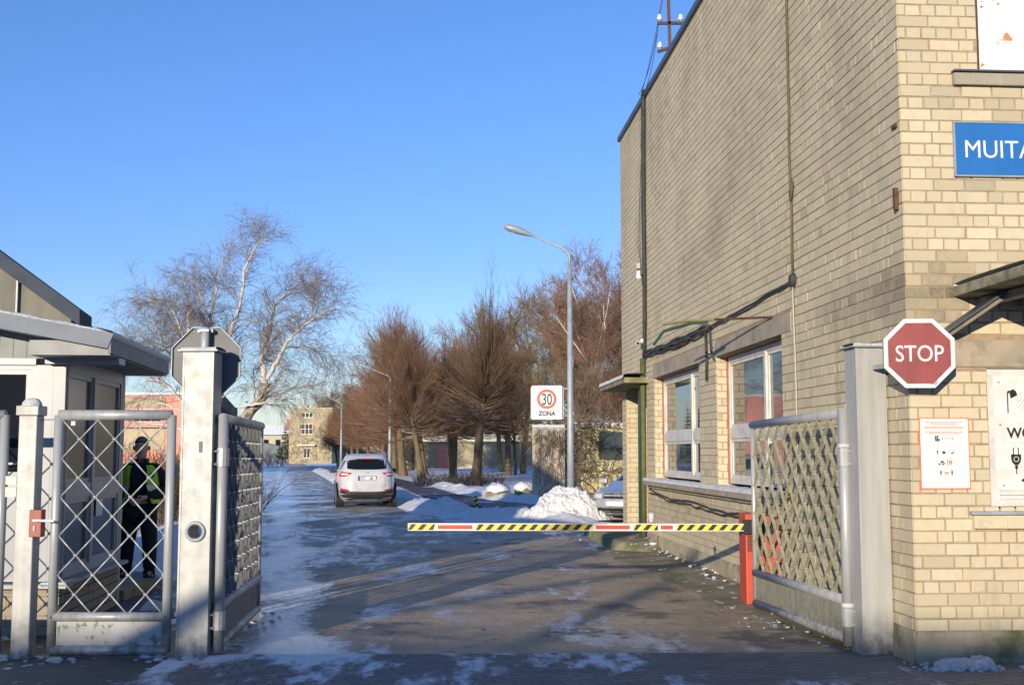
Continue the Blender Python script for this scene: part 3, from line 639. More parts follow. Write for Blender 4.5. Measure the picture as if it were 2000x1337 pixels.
# notice
t = thing('notice_board', 'white safety notice with orange border screwed to the brick front beside the post', 'notice', FF(.06, 1.37))
NF = lambda a, b, d: FF(.062 + a, 1.372 + b, .0165 + d)     # .405 x .563
mb = MB(); mb.prism(rect(0, .405, 0, .563), NF, 0, .004); mb.build('border', M['orange'], t)
mb = MB(); mb.prism(rect(.008, .397, .008, .555), NF, .0042, .0056); NB = mb.build('sheet', M['white'], t)
NG = lambda a, b, d: NF(a, b, .0058 + d)
def lines(name, rows, m, hgt, seed):
    rg = random.Random(seed); ps = []
    for y, x0, x1 in rows:
        x = x0
        while x < x1:
            w_ = rg.uniform(.008, .022); ps.append(rect(x, min(x + w_, x1), y, y + hgt)); x += w_ + .003
    shape(name, ps, m, NG, NB, .0012)
lines('small_print', [(.523, .05, .35), (.511, .09, .31), (.486, .03, .37), (.474, .05, .35), (.447, .05, .355), (.435, .08, .33)], M['orange'], .005, 3)
lines('small_print', [(.368, .05, .35), (.358, .12, .28), (.345, .03, .37), (.338, .03, .37), (.325, .03, .37), (.317, .1, .30), (.255, .11, .3), (.246, .05, .345), (.176, .09, .31), (.167, .11, .29), (.159, .1, .3), (.092, .13, .26), (.083, .11, .28), (.075, .13, .26), (.055, .04, .36), (.045, .04, .36), (.03, .04, .34), (.022, .05, .35)], M['greyink'], .0028, 4)
def person_icon(x, y, s): return [disc(x, y + s * .9, s * .11, 8), rect(x - s * .11, x + s * .11, y + s * .42, y + s * .78), rect(x - s * .17, x - s * .12, y + s * .42, y + s * .76), rect(x + s * .12, x + s * .17, y + s * .42, y + s * .76), rect(x - s * .09, x - s * .01, y, y + s * .41), rect(x + s * .01, x + s * .09, y, y + s * .41)]
ic = [rect(.125, .137, .39, .418), rect(.14, .145, .385, .42), [(.145, .42), (.158, .42), (.158, .415), (.15, .41), (.15, .395), (.165, .395), (.165, .383), (.125, .383), (.125, .389), (.145, .389)], disc(.135, .381, .007), disc(.153, .378, .006)]
ic += person_icon(.142, .272, .036) + [[(.18, .296), (.187, .3), (.2, .296), (.208, .297), (.206, .282), (.195, .274), (.183, .28)], [(.243, .298), (.255, .285), (.262, .283), (.27, .298), (.276, .296), (.27, .278), (.255, .276)]]
ic += [disc(.155, .195, .007), disc(.185, .195, .007), rect(.15, .19, .199, .203), rect(.165, .19, .208, .222), [(.19, .215), (.205, .198), (.2, .195), (.187, .21)]] + person_icon(.222, .192, .038)[:1] + [rect(.220, .2235, .19, .226)]
ic += person_icon(.165, .108, .042) + person_icon(.255, .108, .042)
shape('pictograms', ic, M['navy'], NG, NB, .0012)
ic = [disc(.185, .403, .004), rect(.181, .19, .387, .398), rect(.205, .225, .402, .407), rect(.205, .209, .39, .4), rect(.221, .225, .39, .4), rect(.24, .246, .39, .405), disc(.266, .397, .007, 6)] + person_icon(.238, .19, .038) + person_icon(.252, .19, .038) + [disc(.165, .288, .003, 6), disc(.225, .288, .003, 6)]
shape('pictograms', ic, M['orange'], NG, NB, .0012)
text('lettering', '2M', .028, M['orange'], lambda a, b, d: NG(.210 + a, .117 + b, d * .3), NB, bold=.001)
for x, y in ((.018, .545), (.387, .545), (.018, .018), (.387, .018)): shape('screw', [disc(x, y, .004, 8)], M['galv'], NG, NB, .003)
# bent strip sticking out over the second window
t = thing('wall_stick', 'thin yellow and green rods sticking out over the wider side window', 'bracket', SF(3.7, 3.18, 0))
P0 = SF(3.75, 3.17, .0); P1 = SF(5.1, 3.28, .62); P2 = SF(6.0, 3.33, .8)
mb = MB(); mb.tube([P0, P1.lerp(P0, .3)], .014, 6); mb.build('rusty_rod', M['rust'], t)
mb = MB(); mb.tube([P1.lerp(P0, .3), P1, P2], .016, 6); mb.build('yellow_sleeve', mat('ochre', (.36, .27, .09)), t)
mb = MB(); mb.tube([P1.lerp(P0, .2) - Vector((0, 0, .03)), P1 - Vector((0, 0, .03)), P2 - Vector((0, 0, .09)), P2 + Vector((-.1, .25, -.24))], .02, 6); mb.build('green_hose', mat('green_hose', (.035, .12, .08)), t)
# mast with insulators on the roof edge
t = thing('roof_mast', 'rusty mast with crossarms and white insulators standing on the brick roof edge', 'mast', (2.70, 19.5, H))
mb = MB(); mb.bar((2.70, 19.5, H - .05), (2.66, 19.5, 10.2), .05, .05, n=(1, 0, 0)); mb.build('pole', M['rust'], t)
for z, dz in ((8.96, 0.0), (8.53, .07)):
    mb = MB(); mb.bar((2.48, 19.5, z - dz), (2.92, 19.5, z + dz), .05, .045, n=(0, 0, 1)); ca_ = mb.build('crossarm', M['rust'], t)
    for x, zz in ((2.52, z - dz * .8), (2.88, z + dz * .8)):
        mb = MB(); mb.lathe([(.01, 0), (.015, .03), (.045, .035), (.05, .07), (.03, .08), (.038, .11), (.02, .13), (.0, .135)], (x, 19.5, zz + .02), 10); mb.build('insulator', M['white'], ca_, smooth=True)
mb = MB()
def sag(a, b, s, n_=14): a, b = Vector(a), Vector(b); return [a.lerp(b, i / n_) - Vector((0, 0, s * 4 * (i / n_) * (1 - i / n_))) for i in range(n_ + 1)]
for a, b, s in (((2.52, 19.5, 9.08), SF(11.5, 8.1, .09), .3), ((2.6, 19.5, 9.6), SF(11.5, 8.1, .1), .15), ((2.66, 19.5, 9.9), SF(11.6, 8.15, .12), .35)): mb.tube(sag(a, b, s), .006, 4)
tag(mb.build('wire', M['cable'], None), 'thin dark wires sagging from the roof mast to the wall cables', 'wire')
# ---------------- gate posts ----------------
def gate_post(label, cx, cy, wdt, H_, rz, hole=None, cap=.04):
    t = thing('gate_post', label, 'post', (cx, cy, 0), rz, 'square steel gate posts')
    Mw = world_of(t); h = wdt / 2; W_ = lambda x, y, z: Mw @ Vector((x, y, z))
    mb = MB()
    def ring(z): return [W_(-h, -h, z), W_(h, -h, z), W_(h, h, z), W_(-h, h, z)]
    def band(z0, z1): a = ring(z0) + ring(z1); mb.add(a, [(0, 1, 5, 4), (1, 2, 6, 5), (2, 3, 7, 6), (3, 0, 4, 7)])
    if hole:
        hx, hz, r = hole; band(-.03, hz - .13); band(hz + .13, H_)
        mb.add([W_(h, -h, hz - .13), W_(h, h, hz - .13), W_(h, h, hz + .13), W_(h, -h, hz + .13)], [(0, 1, 2, 3)]); mb.add([W_(-h, h, hz - .13), W_(-h, -h, hz - .13), W_(-h, -h, hz + .13), W_(-h, h, hz + .13)], [(0, 1, 2, 3)])
        k = 24
        for ys in (-h, h):
            outer = []; inner = []
            for j in range(k):
                a = 2 * math.pi * j / k + math.pi / 4; c, s_ = math.cos(a), math.sin(a); m_ = max(abs(c), abs(s_))
                ox = (h * c / m_); oz = hz + .13 * s_ / m_
                outer.append(W_(ox, ys, oz)); inner.append(W_(hx + r * c, ys, hz + r * s_))
            mb.add(outer + inner, [(j, (j + 1) % k, k + (j + 1) % k, k + j) for j in range(k)])
        mb.add([W_(hx + r * math.cos(2 * math.pi * j / k), ys, hz + r * math.sin(2 * math.pi * j / k)) for ys in (-h, h) for j in range(k)], [(j, (j + 1) % k, k + (j + 1) % k, k + j) for j in range(k)])
    else: band(-.03, H_)
    mb.build('column', M['silver'], t, fixn=False)
    mb = MB(); e = h + cap
    mb.add([W_(*p) for p in ((-e, -e, H_), (e, -e, H_), (e, e, H_), (-e, e, H_), (-e, -e, H_ + .012), (e, -e, H_ + .012), (e, e, H_ + .012), (-e, e, H_ + .012), (-h * .6, -h * .6, H_ + .03), (h * .6, -h * .6, H_ + .03), (h * .6, h * .6, H_ + .03), (-h * .6, h * .6, H_ + .03))],
           [(3, 2, 1, 0), (0, 1, 5, 4), (1, 2, 6, 5), (2, 3, 7, 6), (3, 0, 4, 7), (4, 5, 9, 8), (5, 6, 10, 9), (6, 7, 11, 10), (7, 4, 8, 11), (8, 9, 10, 11)]); CP = mb.build('cap', M['galv'], t)
    F = lambda a, z, o: W_(a, o, z)
    snow_strip(F, -e * .9, e * .9, H_ + .014, -e * .85, e * .9, .022, cx, CP, step=.04)
    if hole:
        mb = MB(); k = 24; rows = []
        for r_, y_ in ((r + .003, -h - .003), (r, -h - .018), (r + .018, -h - .022), (r + .028, -h - .016), (r + .032, -h + .002)): rows.append([W_(hx + r_ * math.cos(2 * math.pi * j / k), y_, hz + r_ * math.sin(2 * math.pi * j / k)) for j in range(k)])
        mb.grid(rows, close=True); mb.build('flange', M['galv'], t, smooth=True)
        mb = MB(); mb.bx(.02, .05, -h - .004, -h + .01, 1.66, 1.75, W_); mb.build('slot', M['black'], t)
    mb = MB()
    for s_ in (-1, 1): mb.bx(s_ * h - .012 if s_ > 0 else -h - .004, h + .004 if s_ > 0 else -h + .012, -h - .005, -h + .02, 0.0, H_ - .002, W_)
    mb.build('corner_bead', M['silver'], t)
    return t
gate_post('grey steel gate post with a round hole, under the back of the octagonal sign', -2.578, 9.80, .25, 2.49, R(-2), (.01, 1.02, .055))
gate_post('pale steel gate post standing by the brick corner next to the red STOP sign', 2.965, 9.88, .25, 2.53, R(5.5))
# small fence post with a snow cap
t = thing('fence_post', 'slim grey wooden post with a snow cap left of the wicket gate', 'post', (-3.94, 9.68, 0))
mb = MB(); mb.bx(-4.015, -3.865, 9.605, 9.755, -.03, 1.96); mb.build('column', M['silver'], t, bevel=.008)
mb = MB(); mb.bx(-4.035, -3.85, 9.585, 9.775, 1.96, 2.04); CP = mb.build('cap', M['silver'], t, bevel=.008)
mb = MB(); rows = [[(-3.942 + r_ * math.cos(a * .5236), 9.68 + r_ * math.sin(a * .5236), 2.04 + z_ + .008 * noise.noise(Vector((a, r_ * 30, 1)))) for a in range(12)] for r_, z_ in ((.082, 0), (.075, .03), (.05, .055), (.015, .065))]
mb.grid(rows, close=True); mb.add([rows[-1][a] for a in range(12)], [tuple(range(12))]); mb.build('snow_cap', M['snow'], CP, smooth=True)
mb = MB(); mb.bx(-3.9, -3.80, 9.60, 9.69, .98, 1.20); mb.build('lock_case', mat('brick_red_lock', (.28, .06, .04), rough=.5), t, bevel=.006)
mb = MB(); mb.tube([(-3.86, 9.585, 1.115), (-3.84, 9.56, 1.115), (-3.68, 9.56, 1.112)], .011, 6); mb.build('handle', M['white'], t)
mb = MB(); mb.bx(-3.862, -3.848, 9.592, 9.599, 1.03, 1.07); mb.build('keyhole_plate', M['galv'], t)

# ---------------- octagonal signs ----------------
def octagon(r, rot=22.5): return [(r * math.cos(R(rot + 45 * k)), r * math.sin(R(rot + 45 * k))) for k in range(8)]
def stop_sign(label, c, facing, ap, back_only=False):
    """facing: outward unit normal in plan; ap: half the height"""
    t = thing('stop_sign', label, 'road sign', c, 0, 'octagonal stop signs'); nx, ny = facing; rx, ry = -ny, nx
    if True: rx, ry = (-ny, nx)
    F = lambda a, b, d: Vector((c[0] + rx * a + nx * d, c[1] + ry * a + ny * d, c[2] + b))
    r = ap / math.cos(R(22.5))
    mb = MB(); mb.prism(octagon(r), F, -.004, .004); mb.build('plate', M['sign_back'], t)
    mb = MB(); po = [F(a, b, .0045) for a, b in octagon(r)]; mb.add(po, [tuple(range(8))]); mb.build('white_border', M['white_paint'], t)
    mb = MB(); mb.prism(octagon(r * .885), F, .0047, .0062); mb.build('red_field', M['red_sign'], t)
    hh = ap * 2 * .235
    text('lettering', 'STOP', hh / .70, M['white_paint'], lambda a, b, d: F(a * .86, b - hh * .5, .0065 + d), t, bold=.0012)
    mb = MB(); ocs = octagon(r)
    for i in range(8):
        a = F(*ocs[i], -.012); b = F(*ocs[(i + 1) % 8], -.012); mb.bar(a, b, .006, .03, n=(nx, ny, 0))
    mb.build('rim', M['galv'], t)
    rg = random.Random(int(c[0] * 10)); ps = []
    for i in range(12):
        a = i * math.pi / 6 + .26; rr_ = r * .78; ps.append(disc(rr_ * math.cos(a), rr_ * math.sin(a) * 1.0, .0055, 6))
    mb = MB(); [mb.prism(p, F, .0062, .0085) for p in ps]; mb.build('rivets', M['rust'], t)
    return t, F
sgn, SGF = stop_sign('faded red STOP sign with white letters beside the brick corner', (3.172, 9.14, 2.428), (-.10, -.995), .268)
mb = MB(); mb.bar(SGF(-.1, -.10, -.02), SGF(.08, -.10, -.02), .03, .04); mb.bar((3.0, 9.72, 2.36), SGF(-.02, -.07, -.015), .035, .035); mb.bar(SGF(.07, -.22, -.01), SGF(.13, -.22, -.01), .03, .05); mb.build('bracket', M['galv'], sgn)
sgn, SGF = stop_sign('back of an octagonal stop sign, bare grey metal, above the holed gate post', (-2.60, 10.0, 2.425), (.02, .9998), .292)
mb = MB(); mb.tube([(-2.60, 9.93, 2.40), (-2.598, 9.93, 2.715)], .036, 14); mb.build('pole', M['galv'], sgn, smooth=True)
mb = MB(); mb.bx(-2.665, -2.535, 9.925, 9.99, 2.672, 2.70); mb.bx(-2.64, -2.56, 9.885, 9.925, 2.675, 2.697); mb.build('clamp', M['galv'], sgn)

# ---------------- wire panels beside the road gate ----------------
def wire_panel(t, x0, x1, y, ztop, kick=True, cols=6, cell=.152):
    mb = MB(); r = .038
    mb.tube([(x0, y, .06), (x0, y, ztop)], r, 12); mb.tube([(x1, y, .06), (x1, y, ztop)], r, 12)
    mb.tube([(x0, y, ztop), (x1, y, ztop)], r * 1.15, 12); mb.tube([(x0, y, .34), (x1, y, .34)], r, 12); mb.tube([(x0, y, .075), (x1, y, .075)], r * 1.1, 12)
    mb.build('frame', M['silver_tube'], t, smooth=True)
    mb = MB(); mb.bx(x0 + .035, x1 - .035, y - .004, y + .004, .11, .31); mb.build('kick_plate', mat('peeling_plate', (.42, .42, .41), (.34, .34, .33), .5, .1, sc=5, col3=(.16, .17, .10), sc3=10, lo3=.57, hi3=.61), t)
    mb = MB(); zb = .36; zt = ztop - .04; xs0 = x0 + .03; xs1 = x1 - .03
    W_ = xs1 - xs0; Hh = zt - zb; cw = W_ / cols
    def seg(xa, za, xb, zb_, off): mb.tube([(xa, y + off, za), ((xa + xb) / 2, y + off * 2.2, (za + zb_) / 2), (xb, y + off, zb_)], .0068, 6)
    nr = int(round(Hh / cell)); ch = Hh / nr; nodes = []
    for i in range(cols):
        for j in range(nr):
            a = (xs0 + i * cw, zb + j * ch); b = (xs0 + (i + 1) * cw, zb + (j + 1) * ch)
            if (i + j) % 2 == 0: seg(a[0], a[1], b[0], b[1], .002)
            else: seg(a[0], b[1], b[0], a[1], -.002)
    mb.build('mesh_wires', M['silver_tube'], t, smooth=True)
    mb = MB()
    for i in range(cols + 1):
        for j in range(nr + 1):
            if (i + j) % 2 == 0:
                x = xs0 + i * cw; z = zb + j * ch; mb.tube([(x - .017, y - .006, z + .004), (x + .017, y - .006, z - .004)], .0088, 6)
    mb.build('wire_ties', M['silver_tube'], t, smooth=True)
t = thing('wicket_gate', 'narrow tube gate with diamond wire mesh standing before the gatehouse', 'gate', (-3.72, 9.68, 0))
wire_panel(t, -3.715, -2.79, 9.68, 1.965)
mb = MB()
for z in (1.52, .36):
    mb.bar((-2.80, 9.70, z + .035), (-2.70, 9.76, z + .035), .03, .012); mb.bar((-2.80, 9.70, z - .035), (-2.70, 9.76, z - .035), .03, .012); mb.tube([(-2.755, 9.72, z - .045), (-2.755, 9.72, z + .045)], .014, 8)
mb.build('hinges', M['galv'], t)
mb = MB(); mb.bar((-3.86, 9.68, 1.925), (-3.60, 9.78, 1.94), .012, .012); mb.tube([(-3.70, 9.74, 1.94), (-3.62, 9.77, 1.955)], .016, 6); mb.bx(-3.625, -3.59, 9.70, 9.715, 1.88, 1.98); mb.build('latch', M['galv'], t)
t = thing('wire_fence', 'tube framed wire fence panel at the left edge of the photo', 'fence', (-4.2, 9.68, 0))
wire_panel(t, -6.3, -4.15, 9.66, 1.965, cols=14)
mb = MB(); mb.bx(-4.12, -4.03, 9.64, 9.70, 1.40, 1.47); mb.bx(-4.12, -4.03, 9.64, 9.70, 1.30, 1.38); mb.build('bracket', M['silver'], t)

# ---------------- the two lattice gate leaves ----------------
def gate_leaf(label, a, b, z0a, z0b, zta, ztb, m_lat, m_fr, swap, side):
    """a: hinge end (x,y), b: free end"""
    t = thing('gate_leaf', label, 'gate', (a[0], a[1], 0), 0, 'lattice gate leaves')
    A = Vector((a[0], a[1], 0)); Bv = Vector((b[0], b[1], 0)); L = (Bv - A).length; e = (Bv - A).normalized(); nn = e.cross(Vector((0, 0, 1)))
    P = lambda s_, f, o=0: A + e * s_ + nn * o + Vector((0, 0, (z0a + (z0b - z0a) * s_ / L) + f * ((zta + (ztb - zta) * s_ / L) - (z0a + (z0b - z0a) * s_ / L))))
    mb = MB()
    mb.tube([P(0, .0), P(0, 1.0)], .046, 12); mb.tube([P(L, .015), P(L, .99)], .028, 12)
    mb.tube([P(-.02, .985), P(L + .01, .985)], .043, 12); mb.tube([P(0, .19), P(L, .19)], .042, 12); mb.tube([P(0, .03), P(L, .03)], .042, 12)
    mb.build('frame', m_fr, t, smooth=True)
    mb = MB(); vs = [P(.04, .05, -.004), P(L - .02, .05, -.004), P(L - .02, .17, -.004), P(.04, .17, -.004), P(.04, .05, .004), P(L - .02, .05, .004), P(L - .02, .17, .004), P(.04, .17, .004)]
    mb.add(vs, [(0, 1, 2, 3), (7, 6, 5, 4), (0, 4, 5, 1), (2, 6, 7, 3)]); mb.build('kick_plate', m_lat, t)
    mb = MB(); cols = 18; rows_ = 10; f0, f1 = .205, .965; FLT = .033 if swap else .032; cw = (L - .08) / cols
    for i in range(cols):
        for j in range(rows_):
            fa, fb = f0 + (f1 - f0) * j / rows_, f0 + (f1 - f0) * (j + 1) / rows_; s0, s1 = .045 + i * cw, .045 + (i + 1) * cw
            up_ = (i + j) % 2 == 0
            p, q = (P(s0 + .004, fa), P(s1 - .004, fb)) if up_ else (P(s0 + .004, fb), P(s1 - .004, fa))
            mb.bar(p, q, .005, FLT if up_ else FLT - .003, n=nn)
    for i in range(cols + 1):
        for j in range(rows_ + 1):
            if (i + j) % 2 == 0:
                f = f0 + (f1 - f0) * j / rows_; s_ = .045 + i * cw
                mb.bar(P(max(s_ - .018, .02), f), P(min(s_ + .018, L - .01), f), .009, FLT + .008, n=nn, mi=1)
    mb.build('lattice', [m_lat, M['silver_tube'] if not swap else M['lattice']], t)
    post = Vector((side, a[1] - .06, 0))
    for z in (.30, 1.62):
        mb = MB(); mb.tube([(a[0], a[1], z - .075), (a[0], a[1], z + .075)], .057, 12)
        for dz in (-.055, .05): mb.bar((a[0], a[1], z + dz), (side, a[1] - .08, z + dz), .07, .016)
        mb.build('hinge', M['silver_tube'], t)
        if swap:
            mb = MB(); mb.lathe([(.058, 0), (.05, .03), (.02, .05), (0, .052)], (a[0], a[1], z + .08), 10); mb.build('snow_cap', M['snow'], t, smooth=True)
    return t
gate_leaf('open lattice gate leaf on the left, seen nearly edge on beside the holed post', (-2.395, 9.78), (-2.585, 12.15), .05, .03, 1.97, 1.96, M['lattice_shaded'], M['silver_tube'], False, -2.50)
gate_leaf('open lattice gate leaf on the right, mossy, leaning back towards the brick wall', (2.80, 9.98), (2.585, 12.68), .06, .02, 2.02, 1.985, M['lattice'], M['silver_tube'], True, 2.90)

# ---------------- barrier ----------------
t = thing('road_barrier', 'orange red barrier box with striped arm lowered across the road', 'barrier', (2.71, 13.1, 0))
mb = MB(); mb.bx(2.535, 2.635, 12.92, 13.30, -.02, 1.0); mb.build('cabinet', M['barrier_red'], t, bevel=.012)
mb = MB()
pl = [(2.70, .22)] + [(2.92, .22)] + [(2.92, .86)] + [(2.81 + .11 * math.cos(R(a)), .87 + .11 * math.sin(R(a))) for a in range(0, 181, 15)] + [(2.70, .86)]
mb.prism(pl, lambda a, b, d: Vector((a, 12.96 + d, b)), 0, .30); mb.prism([(2.64, .0), (2.9, .0), (2.9, .22), (2.64, .22)], lambda a, b, d: Vector((a, 13.0 + d, b)), 0, .25); mb.build('side_housing', M['barrier_red'], t, bevel=.01)
mb = MB(); [mb.bx(2.555, 2.615, 12.912, 12.92, .60 + .022 * k, .612 + .022 * k) for k in range(9)]; mb.build('vent', M['black'], t)
mb = MB(); mb.tube([(2.57, 12.98, .865), (2.57, 12.80, .865)], .05, 14); mb.bx(2.50, 2.70, 12.83, 12.90, .79, .94); mb.tube([(2.78, 12.96, .84), (2.78, 12.92, .84)], .07, 14); mb.build('pivot', M['black'], t)
AX0, AX1, AY = -1.125, 2.56, 12.86; az = lambda x: .864 + (x - AX0) / (AX1 - AX0) * -.006
AF = lambda a, b, d: Vector((a, AY - .022 - d, az(a) + b))
mb = MB(); mb.bar((AX0, AY, az(AX0)), (AX1, AY, az(AX1)), .043, .082, n=(0, 0, 1)); ARM = mb.build('arm', M['white'], t, bevel=.004)
secs = [(-1.122, -.83, 'y'), (-.82, -.40, 'r'), (-.39, .875, 'y'), (.885, 1.30, 'r'), (1.31, 1.575, 'y'), (1.585, 1.765, 'r'), (1.775, 2.50, 'y')]
mbY, mbB, mbR = MB(), MB(), MB(); hb = .031
for x0, x1, k in secs:
    if k == 'r': mbR.prism(rect(x0 + .02, x1 - .03, -.021, .021), AF, .0, .004); continue
    mbY.prism(rect(x0, x1, -hb, hb), AF, .0, .0015); x = x0 - .02
    while x < x1:
        p = [(x, -hb), (x + .055, -hb), (x + .055 + .055, hb), (x + .055, hb)]
        p = [(min(max(a, x0), x1), b) for a, b in p]
        if p[2][0] - p[3][0] + p[1][0] - p[0][0] > .01: mbB.prism(p, AF, .0017, .003)
        x += .118
mbY.build('yellow_tape', M['yellow'], ARM); mbB.build('black_stripes', M['black'], ARM); mbR.build('red_reflector', M['red'], ARM)
mb = MB(); mb.lathe([(.02, 0), (.03, .04), (.035, .09), (.015, .10)], (1.50, 12.8, .92), 8); mb.build('snow_lump', M['snow'], ARM)

# ---------------- gatehouse ----------------
BX, BY = -4.10, 10.80; _l = math.hypot(.08, 1)
GS = frame_fn((BX, BY), (-.08 / _l, 1 / _l), (1 / _l, .08 / _l)); GFn = frame_fn((BX, BY), (-1 / _l, -.08 / _l), (.08 / _l, -1 / _l))
G = thing('gatehouse', 'small white guard booth with big windows and a snowy tin roof', 'building', (BX, BY, 0))
SLN, FLN = 2.15, 3.6; ZP, ZT = .47, 2.52
n = N('booth_brick'); bt = n.t.nodes.new('ShaderNodeTexBrick'); n.t.links.new(n.mapping(n.o, rot=(R(90), 0, 0)), bt.inputs[0]); bt.inputs['Scale'].default_value = 1; bt.inputs['Brick Width'].default_value = .26; bt.inputs['Row Height'].default_value = .08; bt.inputs['Mortar Size'].default_value = .008
bt.inputs['Color1'].default_value = (.28, .24, .18, 1); bt.inputs['Color2'].default_value = (.21, .18, .14, 1); bt.inputs['Mortar'].default_value = (.12, .11, .09, 1); n.out(bt.outputs[0], .9)
M['booth_brick'] = n.m
mb = MB(); bxF(mb, GS, 0, SLN, -.02, ZP, -.1, 0); mb.build('plinth', M['brick_dark'], G)
mb = MB(); brick_run(mb, GS, 0, SLN, 0.02, ZP - .01, [], 21, unit=.26, course=.088); brick_run(mb, GFn, 0, FLN, .02, ZP - .06, [], 22, course=.088); mb.build('brickwork', M['brick_dark'], G)
mb = MB(); bxF(mb, GFn, 0.1, FLN, -.02, ZP - .03, -.1, -.002); mb.build('plinth', M['mortar'], G)
mb = MB(); bxF(mb, GS, -.12, SLN + .02, ZP, ZP + .035, -.12, .10); bxF(mb, GFn, -.10, FLN, ZP - .02, ZP + .015, -.1, .12); mb.build('sill', M['galv'], G)
# corner posts and wall panels
n = N('grey_boards'); X_ = n.xyz(n.o)[0]; st = n.math('FRACT', n.math('MULTIPLY', X_, 8.3)); gr = n.ramp(st, .0, .06)
k = n.mix(gr, (.07, .08, .085), n.mix(n.ramp(n.noise(3, 5), .4, .6), (.26, .285, .29), (.20, .22, .225))); n.out(k, .6); n.bump(gr, .8, .01); M['boards'] = n.m
mb = MB(); bxF(mb, GFn, 0, .11, ZP + .03, ZT - .06, -.12, .0); bxF(mb, GFn, .115, .27, ZP + .03, ZT - .06, -.1, -.012); bxF(mb, GFn, .27, FLN, ZP + .03, 1.40, -.1, -.02); bxF(mb, GFn, .27, FLN, 2.46, ZT, -.1, .002); mb.build('wall_panel', M['white_pvc'], G)
mb = MB(); bxF(mb, GFn, 0.0, FLN, ZT + .0, 2.80, -.1, -.01); mb.build('cladding', M['boards'], G)
mb = MB(); bxF(mb, GFn, -.5, .16, ZT - .055, ZT, -.12, .10); mb.build('trim', M['white_pvc'], G)
W_ = casement(GFn, (.275, 2.1, 1.40, 2.46), [], None, G, M['white_pvc'], M['glass_dark'], inset=.03, fw=.04)
casement(GFn, (2.1, FLN, 1.40, 2.46), [], None, G, M['white_pvc'], M['glass_dark'], inset=.03, fw=.09)
mb = MB(); bxF(mb, GFn, .40, 1.2, 1.55, 1.57, .0, .02); mb.build('rail', M['white_pvc'], W_)
casement(GS, (.02, 2.13, ZP + .04, ZT - .04), [1.0], 1.30, G, M['white_pvc'], M['glass_soft'], inset=.0, fw=.075)
mb = MB(); bxF(mb, GS, 0, SLN, ZT - .04, ZT + .12, -.1, -.005); bxF(mb, GS, SLN, SLN + .08, 0, ZT, -3.5, .0); bxF(mb, GFn, 3.6, 3.68, 0, ZT, -2.2, 0); mb.build('wall_panel', M['white_pvc'], G)
# pinned sheet and low mesh inside the side window
mb = MB(); bxF(mb, GS, 1.25, 1.5, 1.02, 1.28, -.02, -.018); mb.build('paper', M['white'], G)
# roof slab: eave to the right, rising to the left
def RFz(t): return 2.70 + .185 * t     # height of the roof top along the front, t to the left
RW = lambda t, s_, dz=0: Vector((-3.575, 10.38, 0)) + Vector((-.9968, -.0797, 0)) * t + Vector((-.105, .9945, 0)) * s_ + Vector((0, 0, RFz(t) + dz))
mb = MB(); vs = [RW(0, 0, -.12), RW(4.2, 0, -.12), RW(4.2, 2.78, -.12), RW(0, 2.78, -.12), RW(0, 0), RW(4.2, 0), RW(4.2, 2.78), RW(0, 2.78)]
mb.add(vs, [(3, 2, 1, 0), (4, 5, 6, 7), (0, 1, 5, 4), (1, 2, 6, 5), (2, 3, 7, 6), (3, 0, 4, 7)]); RO = mb.build('roof', M['galv'], G)
mb = MB(); vs = [RW(-.01, -.012, -.125), RW(4.2, -.012, -.135), RW(4.2, -.012, .015), RW(-.03, -.012, .015), RW(.0, -.03, -.125), RW(4.2, -.03, -.135), RW(4.2, -.03, .015), RW(-.05, -.03, .015)]
mb.add(vs, [(0, 1, 2, 3), (7, 6, 5, 4), (0, 4, 5, 1), (3, 2, 6, 7), (0, 3, 7, 4)]); mb.build('fascia', mat('blue_grey_fascia', (.145, .175, .215), (.12, .145, .18), .6, .0), RO)
mb = MB(); vs = [RW(.0, 0.02, -.14), RW(.03, .02, -.03), RW(.03, 2.75, -.03), RW(.0, 2.75, -.14)]
mb.bar(RW(-.015, -.02, -.10), RW(-.015, 2.78, -.10), .025, .13); mb.build('eave_board', M['flashing'], RO)
mb = MB(); mb.add([GS(-.42, ZT - .0, .50), GS(2.45, ZT - .0, .40), GS(2.45, ZT - .0, -.2), GS(-.42, ZT - .0, -.2), GS(-.42, ZT + .13, .50), GS(2.45, ZT + .13, .40), GS(2.45, ZT + .13, -.2), GS(-.42, ZT + .13, -.2)], [(3, 2, 1, 0), (4, 5, 6, 7), (0, 1, 5, 4), (1, 2, 6, 5), (2, 3, 7, 6), (3, 0, 4, 7)]); mb.build('soffit', mat('grey_soffit', (.30, .31, .31), rough=.6), RO)
rows = []
for k, (s_, th) in enumerate([(-.03, -.005), (-.02, .03), (.1, .045), (1.2, .05), (2.7, .045), (2.8, .0)]):
    rows.append([RW(-.035 + 4.2 * i / 60, s_, th * (1 + .3 * noise.noise(Vector((i * .4, k, 5)))) * (min(1, .35 + i * .3))) for i in range(61)])
mb = MB(); mb.grid(rows)
rows = [[RW(a + .012 * noise.noise(Vector((i * .6, a * 9, 2))), -.02 + 2.8 * i / 70, dz + .008 * noise.noise(Vector((i * .5, a * 30, 4)))) for i in range(71)] for a, dz in ((.12, .045), (.0, .042), (-.04, .03), (-.05, -.005), (-.03, -.03))]
mb.grid(rows); mb.build('snow_cover', M['snow'], RO, smooth=True)
# step behind the gatehouse
mb = MB(); mb.bx(-5.3, -4.35, 13.4, 14.7, -.02, .13); mb.bx(-5.2, -4.5, 13.1, 13.4, -.02, .07); tag(mb.build('doorstep', M['kerb'], bevel=.012), 'low concrete step behind the gatehouse', 'step')

